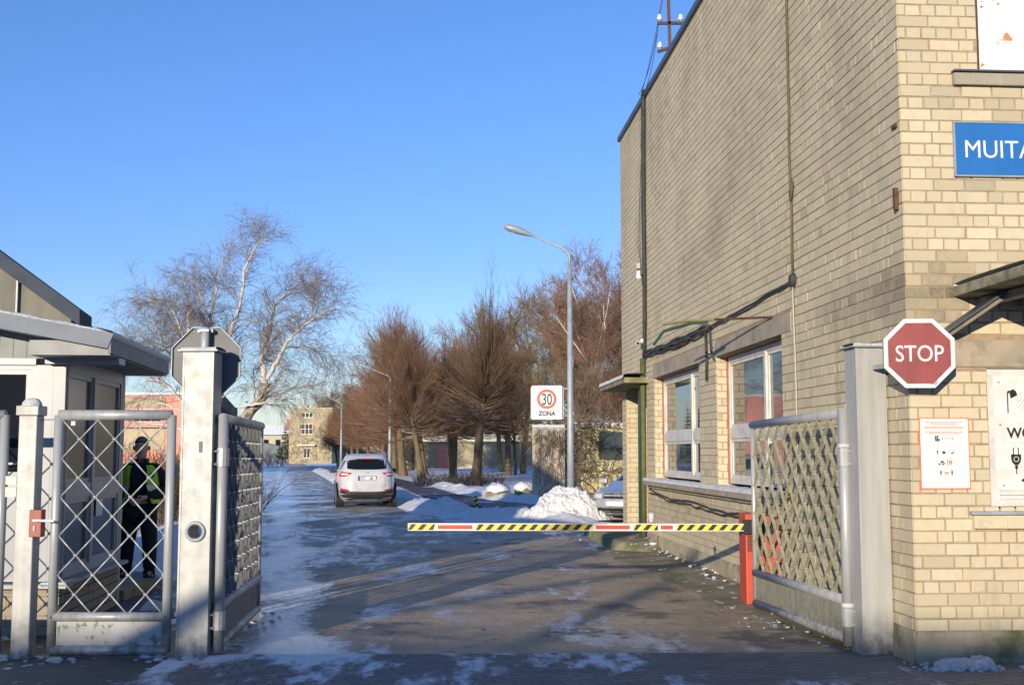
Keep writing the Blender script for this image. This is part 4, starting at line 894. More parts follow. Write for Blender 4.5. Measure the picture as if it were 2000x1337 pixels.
# ---------------- grey plastered building behind the gatehouse ----------------
t = thing('plastered_building', 'grey plastered building with a dark sloping roof edge behind the gatehouse', 'building', (-5.5, 14.6, 0))
plm = mat('grey_plaster', (.30, .29, .24), (.22, .215, .18), .95, sc=2, bump=.2, bsc=50)
n = N('grey_render'); k = n.mix(n.ramp(n.noise(2.5, 6, n.mapping(n.o, sc=(1, 1, .3))), .38, .62), (.21, .205, .17), (.15, .145, .125)); n.out(k, .95); n.bump(n.noise(45, 4), .3, .01); plm = n.m
mb = MB(); mb.add([(-5.5, 14.6, 0), (-10, 14.3, 0), (-10, 14.3, 6.6), (-5.5, 14.6, 3.36), (-5.75, 16.2, 0), (-10, 16, 0), (-10, 16, 6.6), (-5.75, 16.2, 3.36)], [(0, 1, 2, 3), (0, 3, 7, 4), (4, 7, 6, 5), (1, 5, 6, 2)]); mb.build('wall', plm, t)
mb = MB()
for dx in (-6.15, -7.4): mb.bx(dx - .01, dx + .01, 14.50, 14.56, 0, 3.8)
mb.build('seam', M['galv'], t)
mb = MB(); mb.add([(-5.33, 14.42, 3.22), (-10, 14.1, 6.58), (-10, 14.1, 6.80), (-5.33, 14.42, 3.42), (-5.35, 14.9, 3.2), (-10, 14.6, 6.54), (-10, 14.6, 6.78), (-5.35, 14.9, 3.38)], [(0, 1, 2, 3), (7, 6, 5, 4), (3, 2, 6, 7), (0, 4, 5, 1), (0, 3, 7, 4)]); mb.build('roof', mat('slate_blue_roof', (.05, .065, .09), (.04, .05, .07), .7, .0, spec=.2), t)

# ---------------- street lamps ----------------
def lamp(label, x, y, H_, arm, dirx, sc=1.0):
    t = thing('street_lamp', label, 'street lamp', (x, y, 0), 0, 'steel street lamps along the road')
    mb = MB(); mb.tube([(x, y, -.1), (x, y, 2.2), (x, y, H_ * .93)], [.115, .105, .075], 12); mb.build('pole', M['galv'], t, smooth=True)
    dx = dirx; mb = MB(); pts = [(x, y, H_ * .925), (x, y, H_ - .12), (x + dx * .08, y, H_ + .03), (x + dx * .22, y, H_ + .13), (x + dx * arm, y, H_ + .13 + .42 * (arm - .22))]
    mb.tube(pts, [.05, .045, .042, .04, .034], 10); mb.build('arm', M['galv'], t, smooth=True)
    e = Vector(pts[-1]); d_ = Vector((dx, 0, .33)).normalized(); u_ = Vector((-d_.z * dx, 0, abs(d_.x))); v_ = Vector((0, 1, 0))
    rows = []
    for s_, wv, hu, hd in ((-.12, .035, .03, .03), (.0, .07, .05, .05), (.2, .12, .10, .085), (.45, .17, .13, .11), (.68, .18, .12, .11), (.85, .13, .08, .08), (.93, .04, .02, .02)):
        rows.append([e + d_ * s_ + v_ * (wv * math.cos(a)) + u_ * ((hu if math.sin(a) > 0 else hd) * math.sin(a)) for a in (2 * math.pi * k / 14 for k in range(14))])
    mb = MB(); mb.grid(rows, close=True); mb.add(rows[-1], [tuple(range(14))]); HD = mb.build('lamp_head', M['galv'], t, smooth=True)
    rows = [[e + d_ * s_ + v_ * (wv * math.cos(a)) - u_ * (.055 + hd * abs(math.sin(a))) for a in (math.pi * k / 8 for k in range(9))] for s_, wv, hd in ((.3, .02, .0), (.38, .10, .05), (.58, .12, .06), (.76, .08, .04), (.82, .01, .0))]
    mb = MB(); mb.grid(rows); mb.build('lamp_glass', plain('lamp_diffuser', (.55, .54, .50), .15), HD, smooth=True)
    return t
lamp('tall grey street lamp carrying the 30 zone sign', 1.83, 37.0, 8.02, 1.22, -1)
lamp('middle grey street lamp, rising behind the white car beside the tree row', -8.17, 79, 6.75, 1.3, -1)
lamp('farthest grey street lamp, shortest in the photo, before the old brick block', -15.9, 110, 6.3, 1.3, -1)
t = thing('zone_sign', 'white square 30 ZONA speed sign on the tall street lamp', 'road sign', (1.09, 36.85, 2.74))
ZF = lambda a, b, d: Vector((1.09 + a, 36.86 - d, 3.235 + b))
def rrect(hw, hh, r): return [(sx * (hw - r) + r * math.cos(R(a)), sy * (hh - r) + r * math.sin(R(a))) for sx, sy, a0 in ((1, 1, 0), (-1, 1, 90), (-1, -1, 180), (1, -1, 270)) for a in (a0, a0 + 30, a0 + 60, a0 + 90)]
mb = MB(); mb.prism(rrect(.50, .52, .06), ZF, -.02, 0); ZP_ = mb.build('plate', M['white'], t)
mb = MB(); k = 40; rows = [[ZF(r_ * math.cos(2 * math.pi * j / k), .115 + r_ * math.sin(2 * math.pi * j / k), .004) for j in range(k)] for r_ in (.225, .305)]; mb.grid(rows, close=True); mb.build('red_ring', mat('orange_red_ring', (.72, .10, .05), rough=.4), ZP_)
text('lettering', '30', .50, M['black'], lambda a, b, d: ZF(a * .66, -.06 + b, .004 + d), ZP_, bold=.006)
text('lettering', 'ZONA', .20, M['black'], lambda a, b, d: ZF(a * .9, -.40 + b, .004 + d), ZP_, bold=.007)
mb = MB(); [mb.bar(ZF(.3, z, -.04), (1.84, 36.98, 3.235 + z), .03, .05) for z in (.45, -.4)]; mb.bar(ZF(.505, -.5, -.01), ZF(.505, .5, -.01), .02, .05); mb.build('bracket', M['galv'], t)
snow_strip(lambda t_, z, o: Vector((1.09 + t_, 36.86 + .02 - o, z)), -.46, .46, 3.755, -.01, .03, .02, 3, t)
t = thing('bollard', 'short black and yellow striped bollard in the snow bank', 'bollard', (-1.01, 33.3, 0))
mb = MB(); mb.lathe([(.055, -.05), (.055, .44), (.05, .46), (.02, .475)], (-1.01, 33.3, 0), 12); mb.build('post', M['black'], t)
mb = MB()
for z in (.08, .22, .36):
    rows = [[(-1.01 + .0565 * math.cos(a), 33.3 + .0565 * math.sin(a), z + dz + .045 * math.sin(a + 2.2)) for a in (2 * math.pi * k / 16 for k in range(16))] for dz in (0, .055)]; mb.grid(rows, close=True)
mb.build('yellow_stripes', M['yellow'], t)
# ---------------- cars ----------------
def paintmat(name, col, rough=.25, metal=0.0, shade_dirt=(.20, .18, .15)):
    n = N(name); z = n.xyz(n.o)[2]
    k = n.mix(n.math('MULTIPLY', n.ramp(z, .2, .95, .75, 0), n.ramp(n.noise(5, 6), .35, .65)), col, shade_dirt)  # lower body darkened: half shade put into the paint along with road dirt
    n.out(k, rough, metal, .5); n.p.inputs['Coat Weight'].default_value = .6; n.p.inputs['Coat Roughness'].default_value = .08; return n.m
def carbody(t, loops, paint, ex=5.0, K=72):
    """loops: (z, halfwidth, y_rear, y_front); horizontal outlines stacked up"""
    Wm = world_of(t); zs = [l[0] for l in loops]
    def par(z): return [float(np.interp(z, zs, [l[i] for l in loops])) for i in (1, 2, 3)]
    def rear(x, z, off=0):
        w_, yr, yf = par(z); h_ = (yf - yr) / 2; yc = (yf + yr) / 2; q = min(abs(x) / w_, .999)
        return Wm @ Vector((x, yc - h_ * (1 - q ** ex) ** (1 / ex) - off, z))
    def front(x, z, off=0):
        w_, yr, yf = par(z); h_ = (yf - yr) / 2; yc = (yf + yr) / 2; q = min(abs(x) / w_, .999)
        return Wm @ Vector((x, yc + h_ * (1 - q ** ex) ** (1 / ex) + off, z))
    def side(sx, y, z, off=0):
        w_, yr, yf = par(z); h_ = (yf - yr) / 2; yc = (yf + yr) / 2; q = min(abs(y - yc) / h_, .999)
        return Wm @ Vector((sx * (w_ * (1 - q ** ex) ** (1 / ex) + off), y, z))
    zz = []
    for a, b in zip(zs[:-1], zs[1:]):
        m_ = max(1, int((b - a) / .045)); zz += [a + (b - a) * i / m_ for i in range(m_)]
    zz.append(zs[-1]); rows = []
    for z in zz:
        w_, yr, yf = par(z); h_ = (yf - yr) / 2; yc = (yf + yr) / 2; row = []
        for k in range(K):
            a = 2 * math.pi * k / K; c, s_ = math.cos(a), math.sin(a)
            row.append(Wm @ Vector((w_ * math.copysign(abs(c) ** (2 / ex), c), yc + h_ * math.copysign(abs(s_) ** (2 / ex), s_), z)))
        rows.append(row)
    mb = MB(); mb.grid(rows, close=True); mb.add(rows[-1], [tuple(range(K))]); mb.add(rows[0], [tuple(range(K))[::-1]])
    body = mb.build('body', paint, t, smooth=True, fixn=True)
    return body, rear, front, side, Wm
def patch(mb, S, x0, x1, zb, zt, off=.006, nx=14, nz=5):
    rows = []
    for j in range(nz + 1):
        row = []
        for i in range(nx + 1):
            x = x0 + (x1 - x0) * i / nx; a, b = zb(x), zt(x); row.append(S(x, a + (b - a) * j / nz, off))
        rows.append(row)
    mb.grid(rows)
def wheel(t, Wm, x, y, r, wd, sx):
    Rm = Wm.to_3x3() @ Matrix.Rotation(R(90) * sx, 3, 'Y')
    mb = MB(); mb.lathe([(r * .62, -wd / 2), (r * .93, -wd / 2), (r, -wd * .36), (r, wd * .36), (r * .93, wd / 2), (r * .62, wd / 2)], Wm @ Vector((x, y, r)), 28, Rm); w_ = mb.build('wheel', M['rubber'], t, smooth=False)
    mb = MB(); mb.lathe([(r * .66, wd / 2 + .002), (r * .60, wd / 2 + .012), (r * .3, wd / 2 - .03), (.05, wd / 2 + .0), (0, wd / 2 + .005)], Wm @ Vector((x, y, r)), 20, Rm); mb.build('rim', M['galv'], w_, smooth=True)
dark = plain('black_cladding', (.018, .018, .02), .55); cg = glassmat('car_glass', (.008, .009, .012), 1.5)
tl = N('tail_light'); tl.out((.42, .012, .015), .12, 0, .6); tl = tl.m
lens = plain('clear_lens', (.62, .60, .60), .12)
# white SUV seen from behind
t = thing('suv_car', 'white SUV seen from behind on the icy road', 'car', (-4.78, 38.3, 0), R(9.5))
L0 = [(.22, .80, -2.02, 2.0), (.30, .86, -2.14, 2.1), (.42, .90, -2.22, 2.2), (.58, .915, -2.22, 2.22), (.80, .91, -2.19, 2.18), (.96, .90, -2.15, 2.0), (1.06, .875, -2.11, 1.35), (1.14, .84, -2.06, 1.10), (1.20, .81, -2.0, .98), (1.50, .665, -1.77, .35), (1.58, .62, -1.62, .10), (1.625, .56, -1.45, -.1), (1.645, .42, -1.2, -.3)]
body, rear, front, side, Wm = carbody(t, L0, paintmat('white_car_paint', (.50, .505, .52)))
mb = MB(); patch(mb, rear, -.60, .60, lambda x: 1.165 + .03 * abs(x / .6) ** 4, lambda x: 1.475 - .03 * abs(x / .6) ** 4, .006); mb.build('rear_window', cg, t, smooth=True)
mb = MB(); rows = []
mb.add([rear(x, z, o) for z, o in ((1.49, .10), (1.515, .06)) for x in (-.60, -.3, 0, .3, .60)] + [rear(x, 1.52, -.02) for x in (-.60, -.3, 0, .3, .60)], [(i, i + 1, i + 6, i + 5) for i in range(4)] + [(5 + i, 6 + i, 11 + i, 10 + i) for i in range(4)]); SP = mb.build('spoiler', bpy.data.materials['white_car_paint'], t, fixn=True)
mb = MB(); mb.bar(rear(-.15, 1.492, .106), rear(.15, 1.492, .106), .02, .03, n=(0, 0, 1)); mb.build('brake_light', tl, t)
for sx in (-1, 1):
    S = lambda x, z, off, sx=sx: rear(sx * x, z, off)
    mb = MB(); patch(mb, S, .46, .875, lambda x: .955 + .10 * max(0, (.66 - x) / .2) ** 1.2, lambda x: 1.115 - .045 * max(0, (.875 - x) / .4), .009, 12, 4); TL = mb.build('tail_light', tl, t, smooth=True)
    mb = MB(); patch(mb, S, .56, .78, lambda x: 1.0 + .02 * max(0, (.64 - x) / .1), lambda x: 1.055 - .01 * max(0, (.7 - x) / .15), .013, 8, 2); mb.build('light_lens', lens, TL, smooth=True)
    mb = MB(); patch(mb, S, .54, .80, lambda x: .525, lambda x: .56 + .04 * (x - .54) / .26, .02, 8, 2); mb.build('rear_reflector', tl, t, smooth=True)
    mb = MB(); c_ = Wm @ Vector((sx * 1.0, .92, 1.10)); mb.box(c_, (.20, .10, .14), Wm.to_3x3(), taper=(.8, .8)); mb.bar(Wm @ Vector((sx * .84, .95, 1.06)), c_, .05, .05); mb.build('mirror', M['black'], t, bevel=.02)
    mb = MB(); mb.tube([Wm @ Vector((sx * .60, -1.45, 1.61)), Wm @ Vector((sx * .585, -1.25, 1.665)), Wm @ Vector((sx * .575, -.3, 1.675)), Wm @ Vector((sx * .57, -.1, 1.64))], .018, 6); mb.build('roof_rail', M['galv'], t)
    mb = MB(); rows = [[side(sx, y, z, .006) for y in np.linspace(-1.65, .75, 14)] for z in (1.17, 1.3, 1.45)]; mb.grid(rows); mb.build('side_window', cg, t, smooth=True)
    for y0 in (-1.38, 1.35):
        mb = MB(); rows = [[Wm @ Vector((sx * (par_), y0 + rr_ * math.cos(a), .34 + rr_ * math.sin(a))) for a in (math.pi * k / 12 for k in range(13))] for rr_, par_ in ((.345, .90), (.36, .925), (.43, .928), (.44, .905))]; mb.grid(rows); mb.build('wheel_arch', dark, t)
    for y0 in (-1.38, 1.35): wheel(t, Wm, sx * .80, y0, .345, .235, sx)
mb = MB(); patch(mb, rear, -.91, .91, lambda x: .26, lambda x: .50 + .07 * abs(x / .91) ** 2.5, .012, 30, 4); mb.build('bumper', dark, t, smooth=True)
mb = MB(); mb.bar(Wm @ Vector((-.6, -1.9, .24)), Wm @ Vector((.6, -1.9, .24)), .3, .06); mb.tube([Wm @ Vector((.35, -2.1, .27)), Wm @ Vector((.35, -1.7, .27))], .035, 8); mb.bar(Wm @ Vector((-.7, -1.38, .34)), Wm @ Vector((.7, -1.38, .34)), .12, .12); mb.build('underbody', dark, t)
mb = MB(); mb.tube([Wm @ Vector((0, -1.35, 1.63)), Wm @ Vector((0, -1.48, 1.74))], .008, 5); mb.build('antenna', M['black'], t)
PF = lambda a, b, d: rear(a * .2, .90, 0) * 0 + (Wm @ Vector((a, -2.175 - d, .905 + b)))
mb = MB(); mb.prism(rect(-.275, .275, -.07, .07), PF, 0, .012); PLT = mb.build('number_plate', M['black'], t)
mb = MB(); mb.prism(rect(-.215, .262, -.057, .057), PF, .0125, .014); mb.build('plate_face', M['white'], PLT)
mb = MB(); mb.prism(rect(-.262, -.217, -.057, .057), PF, .0125, .014); mb.build('blue_band', mat('plate_blue', (.02, .06, .4)), PLT)
text('lettering', 'NT-', .125, M['black'], lambda a, b, d: PF(-.20 + a * .85, -.043 + b, .0145 + d), PLT, align='LEFT', bold=.002)
text('lettering', '68', .125, M['black'], lambda a, b, d: PF(.07 + a * .9, -.043 + b, .0145 + d), PLT, align='LEFT', bold=.002)
mb = MB(); k = 16; mb.grid([[Wm @ Vector((.055 * q * math.cos(2 * math.pi * j / k), -2.135, 1.075 + .03 * q * math.sin(2 * math.pi * j / k))) for j in range(k)] for q in (.75, 1.0)], close=True); mb.build('badge', M['galv'], t)
mb = MB()
def pbar(a, b): mb.bar(rear(a[0], a[1], .004), rear(b[0], b[1], .004), .006, .006)
for sx in (-1, 1): pbar((sx * .56, .95), (sx * .56, .70)); pbar((sx * .56, .70), (sx * .50, .64))
pbar((-.50, .64), (.50, .64)); mb.build('tailgate_gap', dark, t)
# snow film on the roof
# silver parked car behind the corner
t = thing('parked_car', 'silver car parked behind the far corner of the brick building', 'car', (3.50, 29.9, 0), R(152))
L1 = [(.20, .78, -2.1, 2.0), (.30, .84, -2.2, 2.16), (.45, .875, -2.25, 2.24), (.60, .885, -2.27, 2.22), (.72, .885, -2.26, 2.10), (.80, .87, -2.22, 1.85), (.90, .85, -2.1, 1.25), (.97, .82, -1.9, .95), (1.30, .62, -1.3, .25), (1.40, .56, -1.1, .0), (1.43, .42, -.9, -.15)]
body, rear, front, side, Wm = carbody(t, L1, paintmat('silver_car_paint', (.50, .52, .54), .3, .55), ex=4.0)
for sx in (-1, 1):
    S = lambda x, z, off, sx=sx: front(sx * x, z, off)
    mb = MB(); patch(mb, S, .40, .80, lambda x: .60 + .03 * (x - .4), lambda x: .74 + .06 * (x - .4), .010, 10, 3); HL = mb.build('headlight', lens, t, smooth=True)
    mb = MB(); mb.lathe([(.05, 0), (.045, .012), (0, .014)], front(sx * .58, .67, .012), 12, Wm.to_3x3() @ Matrix.Rotation(R(-90), 3, 'X')); mb.build('bulb', M['galv'], HL)
    mb = MB(); mb.lathe([(.05, 0), (.04, .01), (0, .012)], front(sx * .62, .34, .010), 12, Wm.to_3x3() @ Matrix.Rotation(R(-90), 3, 'X')); mb.build('fog_light', lens, t)
    mb = MB(); rows = [[side(sx, y, z, .006) for y in np.linspace(-1.1, .7, 12)] for z in (.96, 1.12, 1.28)]; mb.grid(rows); mb.build('side_window', cg, t, smooth=True)
    mb = MB(); mb.box(Wm @ Vector((sx * .98, .70, .98)), (.18, .1, .12), Wm.to_3x3()); mb.build('mirror', bpy.data.materials['silver_car_paint'], t, bevel=.02)
    for y0 in (-1.35, 1.35): wheel(t, Wm, sx * .80, y0, .32, .20, sx)
mb = MB(); patch(mb, front, -.34, .34, lambda x: .60, lambda x: .73, .010, 10, 2); GR = mb.build('grille', dark, t, smooth=True)
mb = MB(); mb.bar(front(-.33, .665, .02), front(.33, .665, .02), .02, .03, n=(0, 0, 1)); k = 14; c_ = front(0, .665, .03); Rm = Wm.to_3x3()
mb.tube([c_ + Rm @ Vector((.055 * math.cos(2 * math.pi * j / k), 0, .055 * math.sin(2 * math.pi * j / k))) for j in range(k + 1)], .009, 5); mb.build('emblem', M['galv'], GR)
mb = MB(); patch(mb, front, -.55, .55, lambda x: .27, lambda x: .37, .010, 12, 2); mb.build('air_intake', dark, t, smooth=True)
mb = MB(); mb.box(front(0, .48, .02), (.50, .02, .11), Wm.to_3x3()); mb.build('number_plate', M['white'], t, bevel=.004)
mb = MB(); patch(mb, front, -.60, .60, lambda x: .99, lambda x: 1.28, .008, 12, 3); mb.build('windscreen', cg, t, smooth=True)

# ---------------- the guard ----------------
def skin(name, pts, edges, m, parent, root=0, sub=2):
    Mi = world_of(parent); me = bpy.data.meshes.new(name)
    me.from_pydata([p[0] for p in pts], edges, []); o = bpy.data.objects.new(name, me); COL.objects.link(o); o.parent = parent
    sm = o.modifiers.new('skin', 'SKIN'); sm.use_smooth_shade = True; sm.branch_smoothing = .3
    sub_ = o.modifiers.new('sub', 'SUBSURF'); sub_.levels = sub; sub_.render_levels = sub
    lay = me.skin_vertices[0].data if me.skin_vertices else None
    if lay is None:
        bm = bmesh.new(); bm.from_mesh(me); bm.verts.layers.skin.verify(); bm.to_mesh(me); bm.free(); lay = me.skin_vertices[0].data
    for i, p in enumerate(pts):
        r = p[1]; lay[i].radius = (r, r) if not isinstance(r, tuple) else r; lay[i].use_root = (i == root)
    me.materials.append(m); return o
PX, PY = -4.93, 15.75
P = thing('person', 'guard in dark uniform and green reflective vest standing beside the gatehouse', 'person', (PX, PY, 0), R(8))
skinm = mat('skin_tone', (.62, .38, .29), (.54, .31, .23), .55, sc=8)
cloth = mat('navy_uniform', (.016, .018, .026), (.010, .011, .016), .9, sc=9, bump=.5, bsc=14, bd=.02)
vestm = mat('hi_vis_green', (.42, .78, .03), (.32, .62, .02), .6, sc=8, bump=.4, bsc=12, bd=.02)
refl = plain('reflective_band', (.55, .56, .58), .3, .3)
# local frame: faces -y; x>0 is the image's right (his left hand side)
hp = []; he = []
def V_(x, y, z, r): hp.append(((x, y, z), r)); return len(hp) - 1
def E_(a, b): he.append((a, b))
pel = V_(0, .0, 1.0, (.15, .11)); sp1 = V_(0, 0, 1.15, (.155, .115)); sp2 = V_(0, .01, 1.34, (.17, .12)); nk0 = V_(0, .01, 1.50, (.09, .08)); nk = V_(0, .005, 1.56, (.060, .064)); hd0 = V_(0, -.035, 1.645, (.078, .092)); hd1 = V_(.0, -.035, 1.735, (.102, .122)); hd2 = V_(0, -.02, 1.805, (.090, .108))
for a, b in ((pel, sp1), (sp1, sp2), (sp2, nk0), (nk0, nk), (nk, hd0), (hd0, hd1), (hd1, hd2)): E_(a, b)
arms = {}
for sx, el, wr in ((1, (.34, .10, 1.17), (.10, -.22, 1.08)), (-1, (-.34, .08, 1.17), (-.13, -.20, 1.06))):
    s0 = V_(sx * .19, .01, 1.46, .07); s1 = V_(sx * (.5 * (.2 + abs(el[0]))), .05, 1.32, .055); e_ = V_(*el, .046); w0 = V_(*wr, .030)
    E_(sp2, s0); E_(s0, s1); E_(s1, e_); E_(e_, w0); arms[sx] = (w0, Vector(el), Vector(wr))
for sx, fx, fy in ((-1, -.17, .03), (1, .15, -.06)):
    h0 = V_(sx * .095, 0, .92, .095); k0 = V_(sx * .09 + fx * .35, -.02 + fy * .5, .52, .062); a0 = V_(fx, fy, .10, .042); t0 = V_(fx * 1.1, fy - .16, .045, .036)
    E_(pel, h0); E_(h0, k0); E_(k0, a0); E_(a0, t0)
# hands: palms and five fingers each
for sx in (1, -1):
    w0, el, wr = arms[sx]; f = (wr - el).normalized(); f = (f + Vector((-sx * .35, -.1, -.25))).normalized(); up = Vector((0, -.35, 1)); up = (up - f * up.dot(f)).normalized(); lat = f.cross(up)
    pm = wr + f * .055; a = V_(*pm, (.036, .022)); E_(w0, a); pk = wr + f * .09; b = V_(*pk, (.036, .018)); E_(a, b)
    for q, ln in ((-.030, .062), (-.010, .076), (.011, .072), (.031, .056)):
        p1 = pk + up * (-q) + f * .018; p2 = p1 + f * ln * .5 + lat * .012 * sx; p3 = p2 + f * ln * .35 + lat * .028 * sx
        i1 = V_(*p1, .0105); i2 = V_(*p2, .0095); i3 = V_(*p3, .008); E_(b, i1); E_(i1, i2); E_(i2, i3)
    p1 = pm + up * .035 + f * .0; p2 = p1 + up * .022 + f * .03; p3 = p2 + f * .03 + lat * .01 * sx
    i1 = V_(*p1, .013); i2 = V_(*p2, .0115); i3 = V_(*p3, .009); E_(a, i1); E_(i1, i2); E_(i2, i3)
body = skin('body', hp, he, skinm, P, root=pel)
# face
Wp = world_of(P); wf = lambda x, y, z: Wp @ Vector((x, y, z))
mb = MB(); mb.add([wf(-.008, -.130, 1.745), wf(.008, -.130, 1.745), wf(.019, -.134, 1.695), wf(-.019, -.134, 1.695), wf(0, -.165, 1.702), wf(0, -.13, 1.685)], [(0, 4, 1), (0, 3, 4), (1, 4, 2), (3, 5, 4), (5, 2, 4)]); mb.build('nose', skinm, P, smooth=True)
for sx in (-1, 1):
    mb = MB(); mb.lathe([(0, -.007), (.007, -.004), (.010, 0), (.007, .004), (0, .007)], wf(sx * .034, -.124, 1.742), 8); mb.build('eye', plain('dark_eye', (.06, .05, .045), .3), P, smooth=True)
    mb = MB(); mb.bar(wf(sx * .015, -.142, 1.762), wf(sx * .055, -.130, 1.762), .012, .008); mb.build('eyebrow', plain('grey_brow', (.10, .08, .07), .8), P)
    mb = MB(); mb.lathe([(0, -.034), (.016, -.022), (.02, .0), (.018, .022), (0, .032)], wf(sx * .098, -.02, 1.725), 8); mb.build('ear', skinm, P, smooth=True)
mb = MB(); mb.bar(wf(-.026, -.136, 1.662), wf(.026, -.136, 1.662), .008, .009); mb.build('mouth', plain('lips', (.25, .09, .08), .6), P)
mb = MB(); rows = []
for k in range(9):
    row = []
    for q in range(22):
        a = 2 * math.pi * q / 22; s0_ = math.sin(a)                     # -1 at the face, +1 at the back
        lo = .16 if s0_ < -.55 else (.16 - (s0_ + .55) * .62)            # hairline: high over the forehead, low at the nape
        ph = lo + (math.pi / 2 - lo) * k / 8 * .985
        row.append(wf(.088 * math.cos(ph) * math.cos(a), -.022 + .108 * math.cos(ph) * s0_, 1.795 + .086 * math.sin(ph) + .002 * math.sin(q * 5 + k * 3)))
    rows.append(row)
mb.grid(rows, close=True); mb.add(rows[-1], [tuple(range(22))]); mb.build('hair', mat('short_grey_hair', (.20, .16, .13), (.12, .095, .08), .9, sc=60), P, smooth=True)
# jacket and trousers follow the same skeleton, a little fuller
def sub_skin(name, keep, grow, m, ext=()):
    idx = {k: i for i, k in enumerate(keep)}
    pts = [(hp[k][0], tuple(x + grow for x in (hp[k][1] if isinstance(hp[k][1], tuple) else (hp[k][1], hp[k][1])))) for k in keep]
    eds = [(idx[a], idx[b]) for a, b in he if a in idx and b in idx]
    return skin(name, pts, eds, m, P, root=0)
arm_ids = []
torso = [pel, sp1, sp2, nk0]
ids = torso + list(range(8, 8 + 8))
jk = sub_skin('jacket', ids, .052, cloth)
leg0 = 16; sub_skin('trousers', [pel] + [leg0, leg0 + 1, leg0 + 2, leg0 + 4, leg0 + 5, leg0 + 6], .046, cloth)
for i in (0, 1):
    a0, t0 = Vector(hp[leg0 + 4 * i + 2][0]), Vector(hp[leg0 + 4 * i + 3][0])
    skin('shoe', [((a0.x, a0.y + .04, .06), (.078, .07)), ((a0.x, a0.y - .06, .055), (.075, .058)), ((t0.x, t0.y - .02, .045), (.066, .045)), ((a0.x, a0.y, .16), (.08, .075))], [(0, 1), (1, 2), (0, 3)], M['black'], P, sub=1)
mb = MB()
for sx in (-1, 1): mb.grid([[wf(sx * x, y, z) for x, y in ((.06, .13), (.09, .0), (.075, -.09), (.025, -.135))] for z in (1.515, 1.585)])
mb.build('collar', cloth, P, smooth=True)
# open vest: two front panels, wide at the chest, and the back
def vest_panel(sx):
    rows = []
    for z, xi, xo, bul in ((1.50, .085, .155, .0), (1.44, .10, .20, .03), (1.34, .105, .215, .035), (1.24, .10, .215, .03), (1.16, .12, .21, .03), (1.06, .15, .225, .045), (1.0, .17, .235, .05)):
        rows.append([wf(sx * (xi + (xo - xi) * f) * 1.06, -(.182 + bul * .8) + .11 * f * f * (1.0) + .01 * math.sin(z * 40 + f * 4), z) for f in (0, .25, .5, .75, 1.0)] + [wf(sx * (xo + .025), .0, z), wf(sx * xo * .95, .15, z)])
    return rows
mb = MB()
for sx in (-1, 1): mb.grid(vest_panel(sx))
mb.grid([[wf(x, .185, z) for x in (-.2, -.1, 0, .1, .2)] for z in (1.48, 1.2, 1.0)])
V0 = mb.build('vest', vestm, P, smooth=True)
for sx in (-1, 1):
    mb = MB()
    r_ = vest_panel(sx); a, b = r_[3], r_[4]; o_ = Wp.to_3x3() @ Vector((0, -.006, 0)); mb.grid([[p + o_ for p in [Vector(q).lerp(Vector(w_), .0) for q, w_ in zip(a, b)]], [p + o_ for p in [Vector(q).lerp(Vector(w_), .75) for q, w_ in zip(a, b)]]])
    mb.build('reflective_band', refl, V0, smooth=True)
mb = MB(); a = Vector(hp[10][0]); b = Vector(hp[11][0]); m0 = a.lerp(b, .25) + Vector((.0, -.095, -.0)); m1 = a.lerp(b, .65) + Vector((0, -.088, .0)); mb.bar(Wp @ m0, Wp @ m1, .012, .02); mb.build('sleeve_piping', refl, jk)
mb = MB(); mb.lathe([(.0, 0), (.035, .002), (.036, .006), (0, .009)], wf(.17, -.20, 1.37), 14, Matrix.Rotation(R(90), 3, 'X')); mb.build('badge', plain('dull_badge', (.08, .08, .12), .5), V0)
# ---------------- bare trees ----------------
def fast_tubes(lines, k=3):
    """lines: list of (pts Nx3 array, radii N). One array mesh."""
    V, F = [], []; off = 0; ang = 2 * np.pi * np.arange(k) / k; ca, sa = np.cos(ang), np.sin(ang)
    for pts, rad in lines:
        pts = np.asarray(pts, float); rad = np.asarray(rad, float); n_ = len(pts)
        d = np.gradient(pts, axis=0); d /= np.linalg.norm(d, axis=1)[:, None] + 1e-9
        ref = np.array([0, 0, 1.0]) if abs(d[0, 2]) < .9 else np.array([1.0, 0, 0])
        u = np.cross(d, ref); u /= np.linalg.norm(u, axis=1)[:, None] + 1e-9; q = np.cross(d, u)
        v = pts[:, None, :] + rad[:, None, None] * (u[:, None, :] * ca[None, :, None] + q[:, None, :] * sa[None, :, None])
        V.append(v.reshape(-1, 3)); i = np.arange(n_ - 1)[:, None]; j = np.arange(k)[None, :]; jn = (j + 1) % k
        F.append((off + np.stack([i * k + j, i * k + jn, (i + 1) * k + jn, (i + 1) * k + j], -1)).reshape(-1, 4)); off += n_ * k
    return np.concatenate(V), np.concatenate(F)
def np_mesh(name, V, F, m, smooth=True):
    me = bpy.data.meshes.new(name); me.vertices.add(len(V)); me.vertices.foreach_set('co', V.astype(np.float32).ravel())
    me.loops.add(F.size); me.loops.foreach_set('vertex_index', F.astype(np.int32).ravel())
    me.polygons.add(len(F)); me.polygons.foreach_set('loop_start', np.arange(0, F.size, 4, dtype=np.int32)); me.polygons.foreach_set('loop_total', np.full(len(F), 4, dtype=np.int32))
    me.update(calc_edges=True); me.materials.append(m)
    if smooth: me.polygons.foreach_set('use_smooth', np.ones(len(F), bool))
    return me
def limb(rg, p, d, L, r0, r1, n_=5, wob=.12, lift=0.0):
    pts = [np.array(p, float)]; d = np.array(d, float); d /= np.linalg.norm(d)
    for i in range(n_):
        d = d + rg.normal(0, wob, 3); d[2] += lift / n_; d /= np.linalg.norm(d); pts.append(pts[-1] + d * L / n_)
    return np.array(pts), np.linspace(r0, r1, n_ + 1)
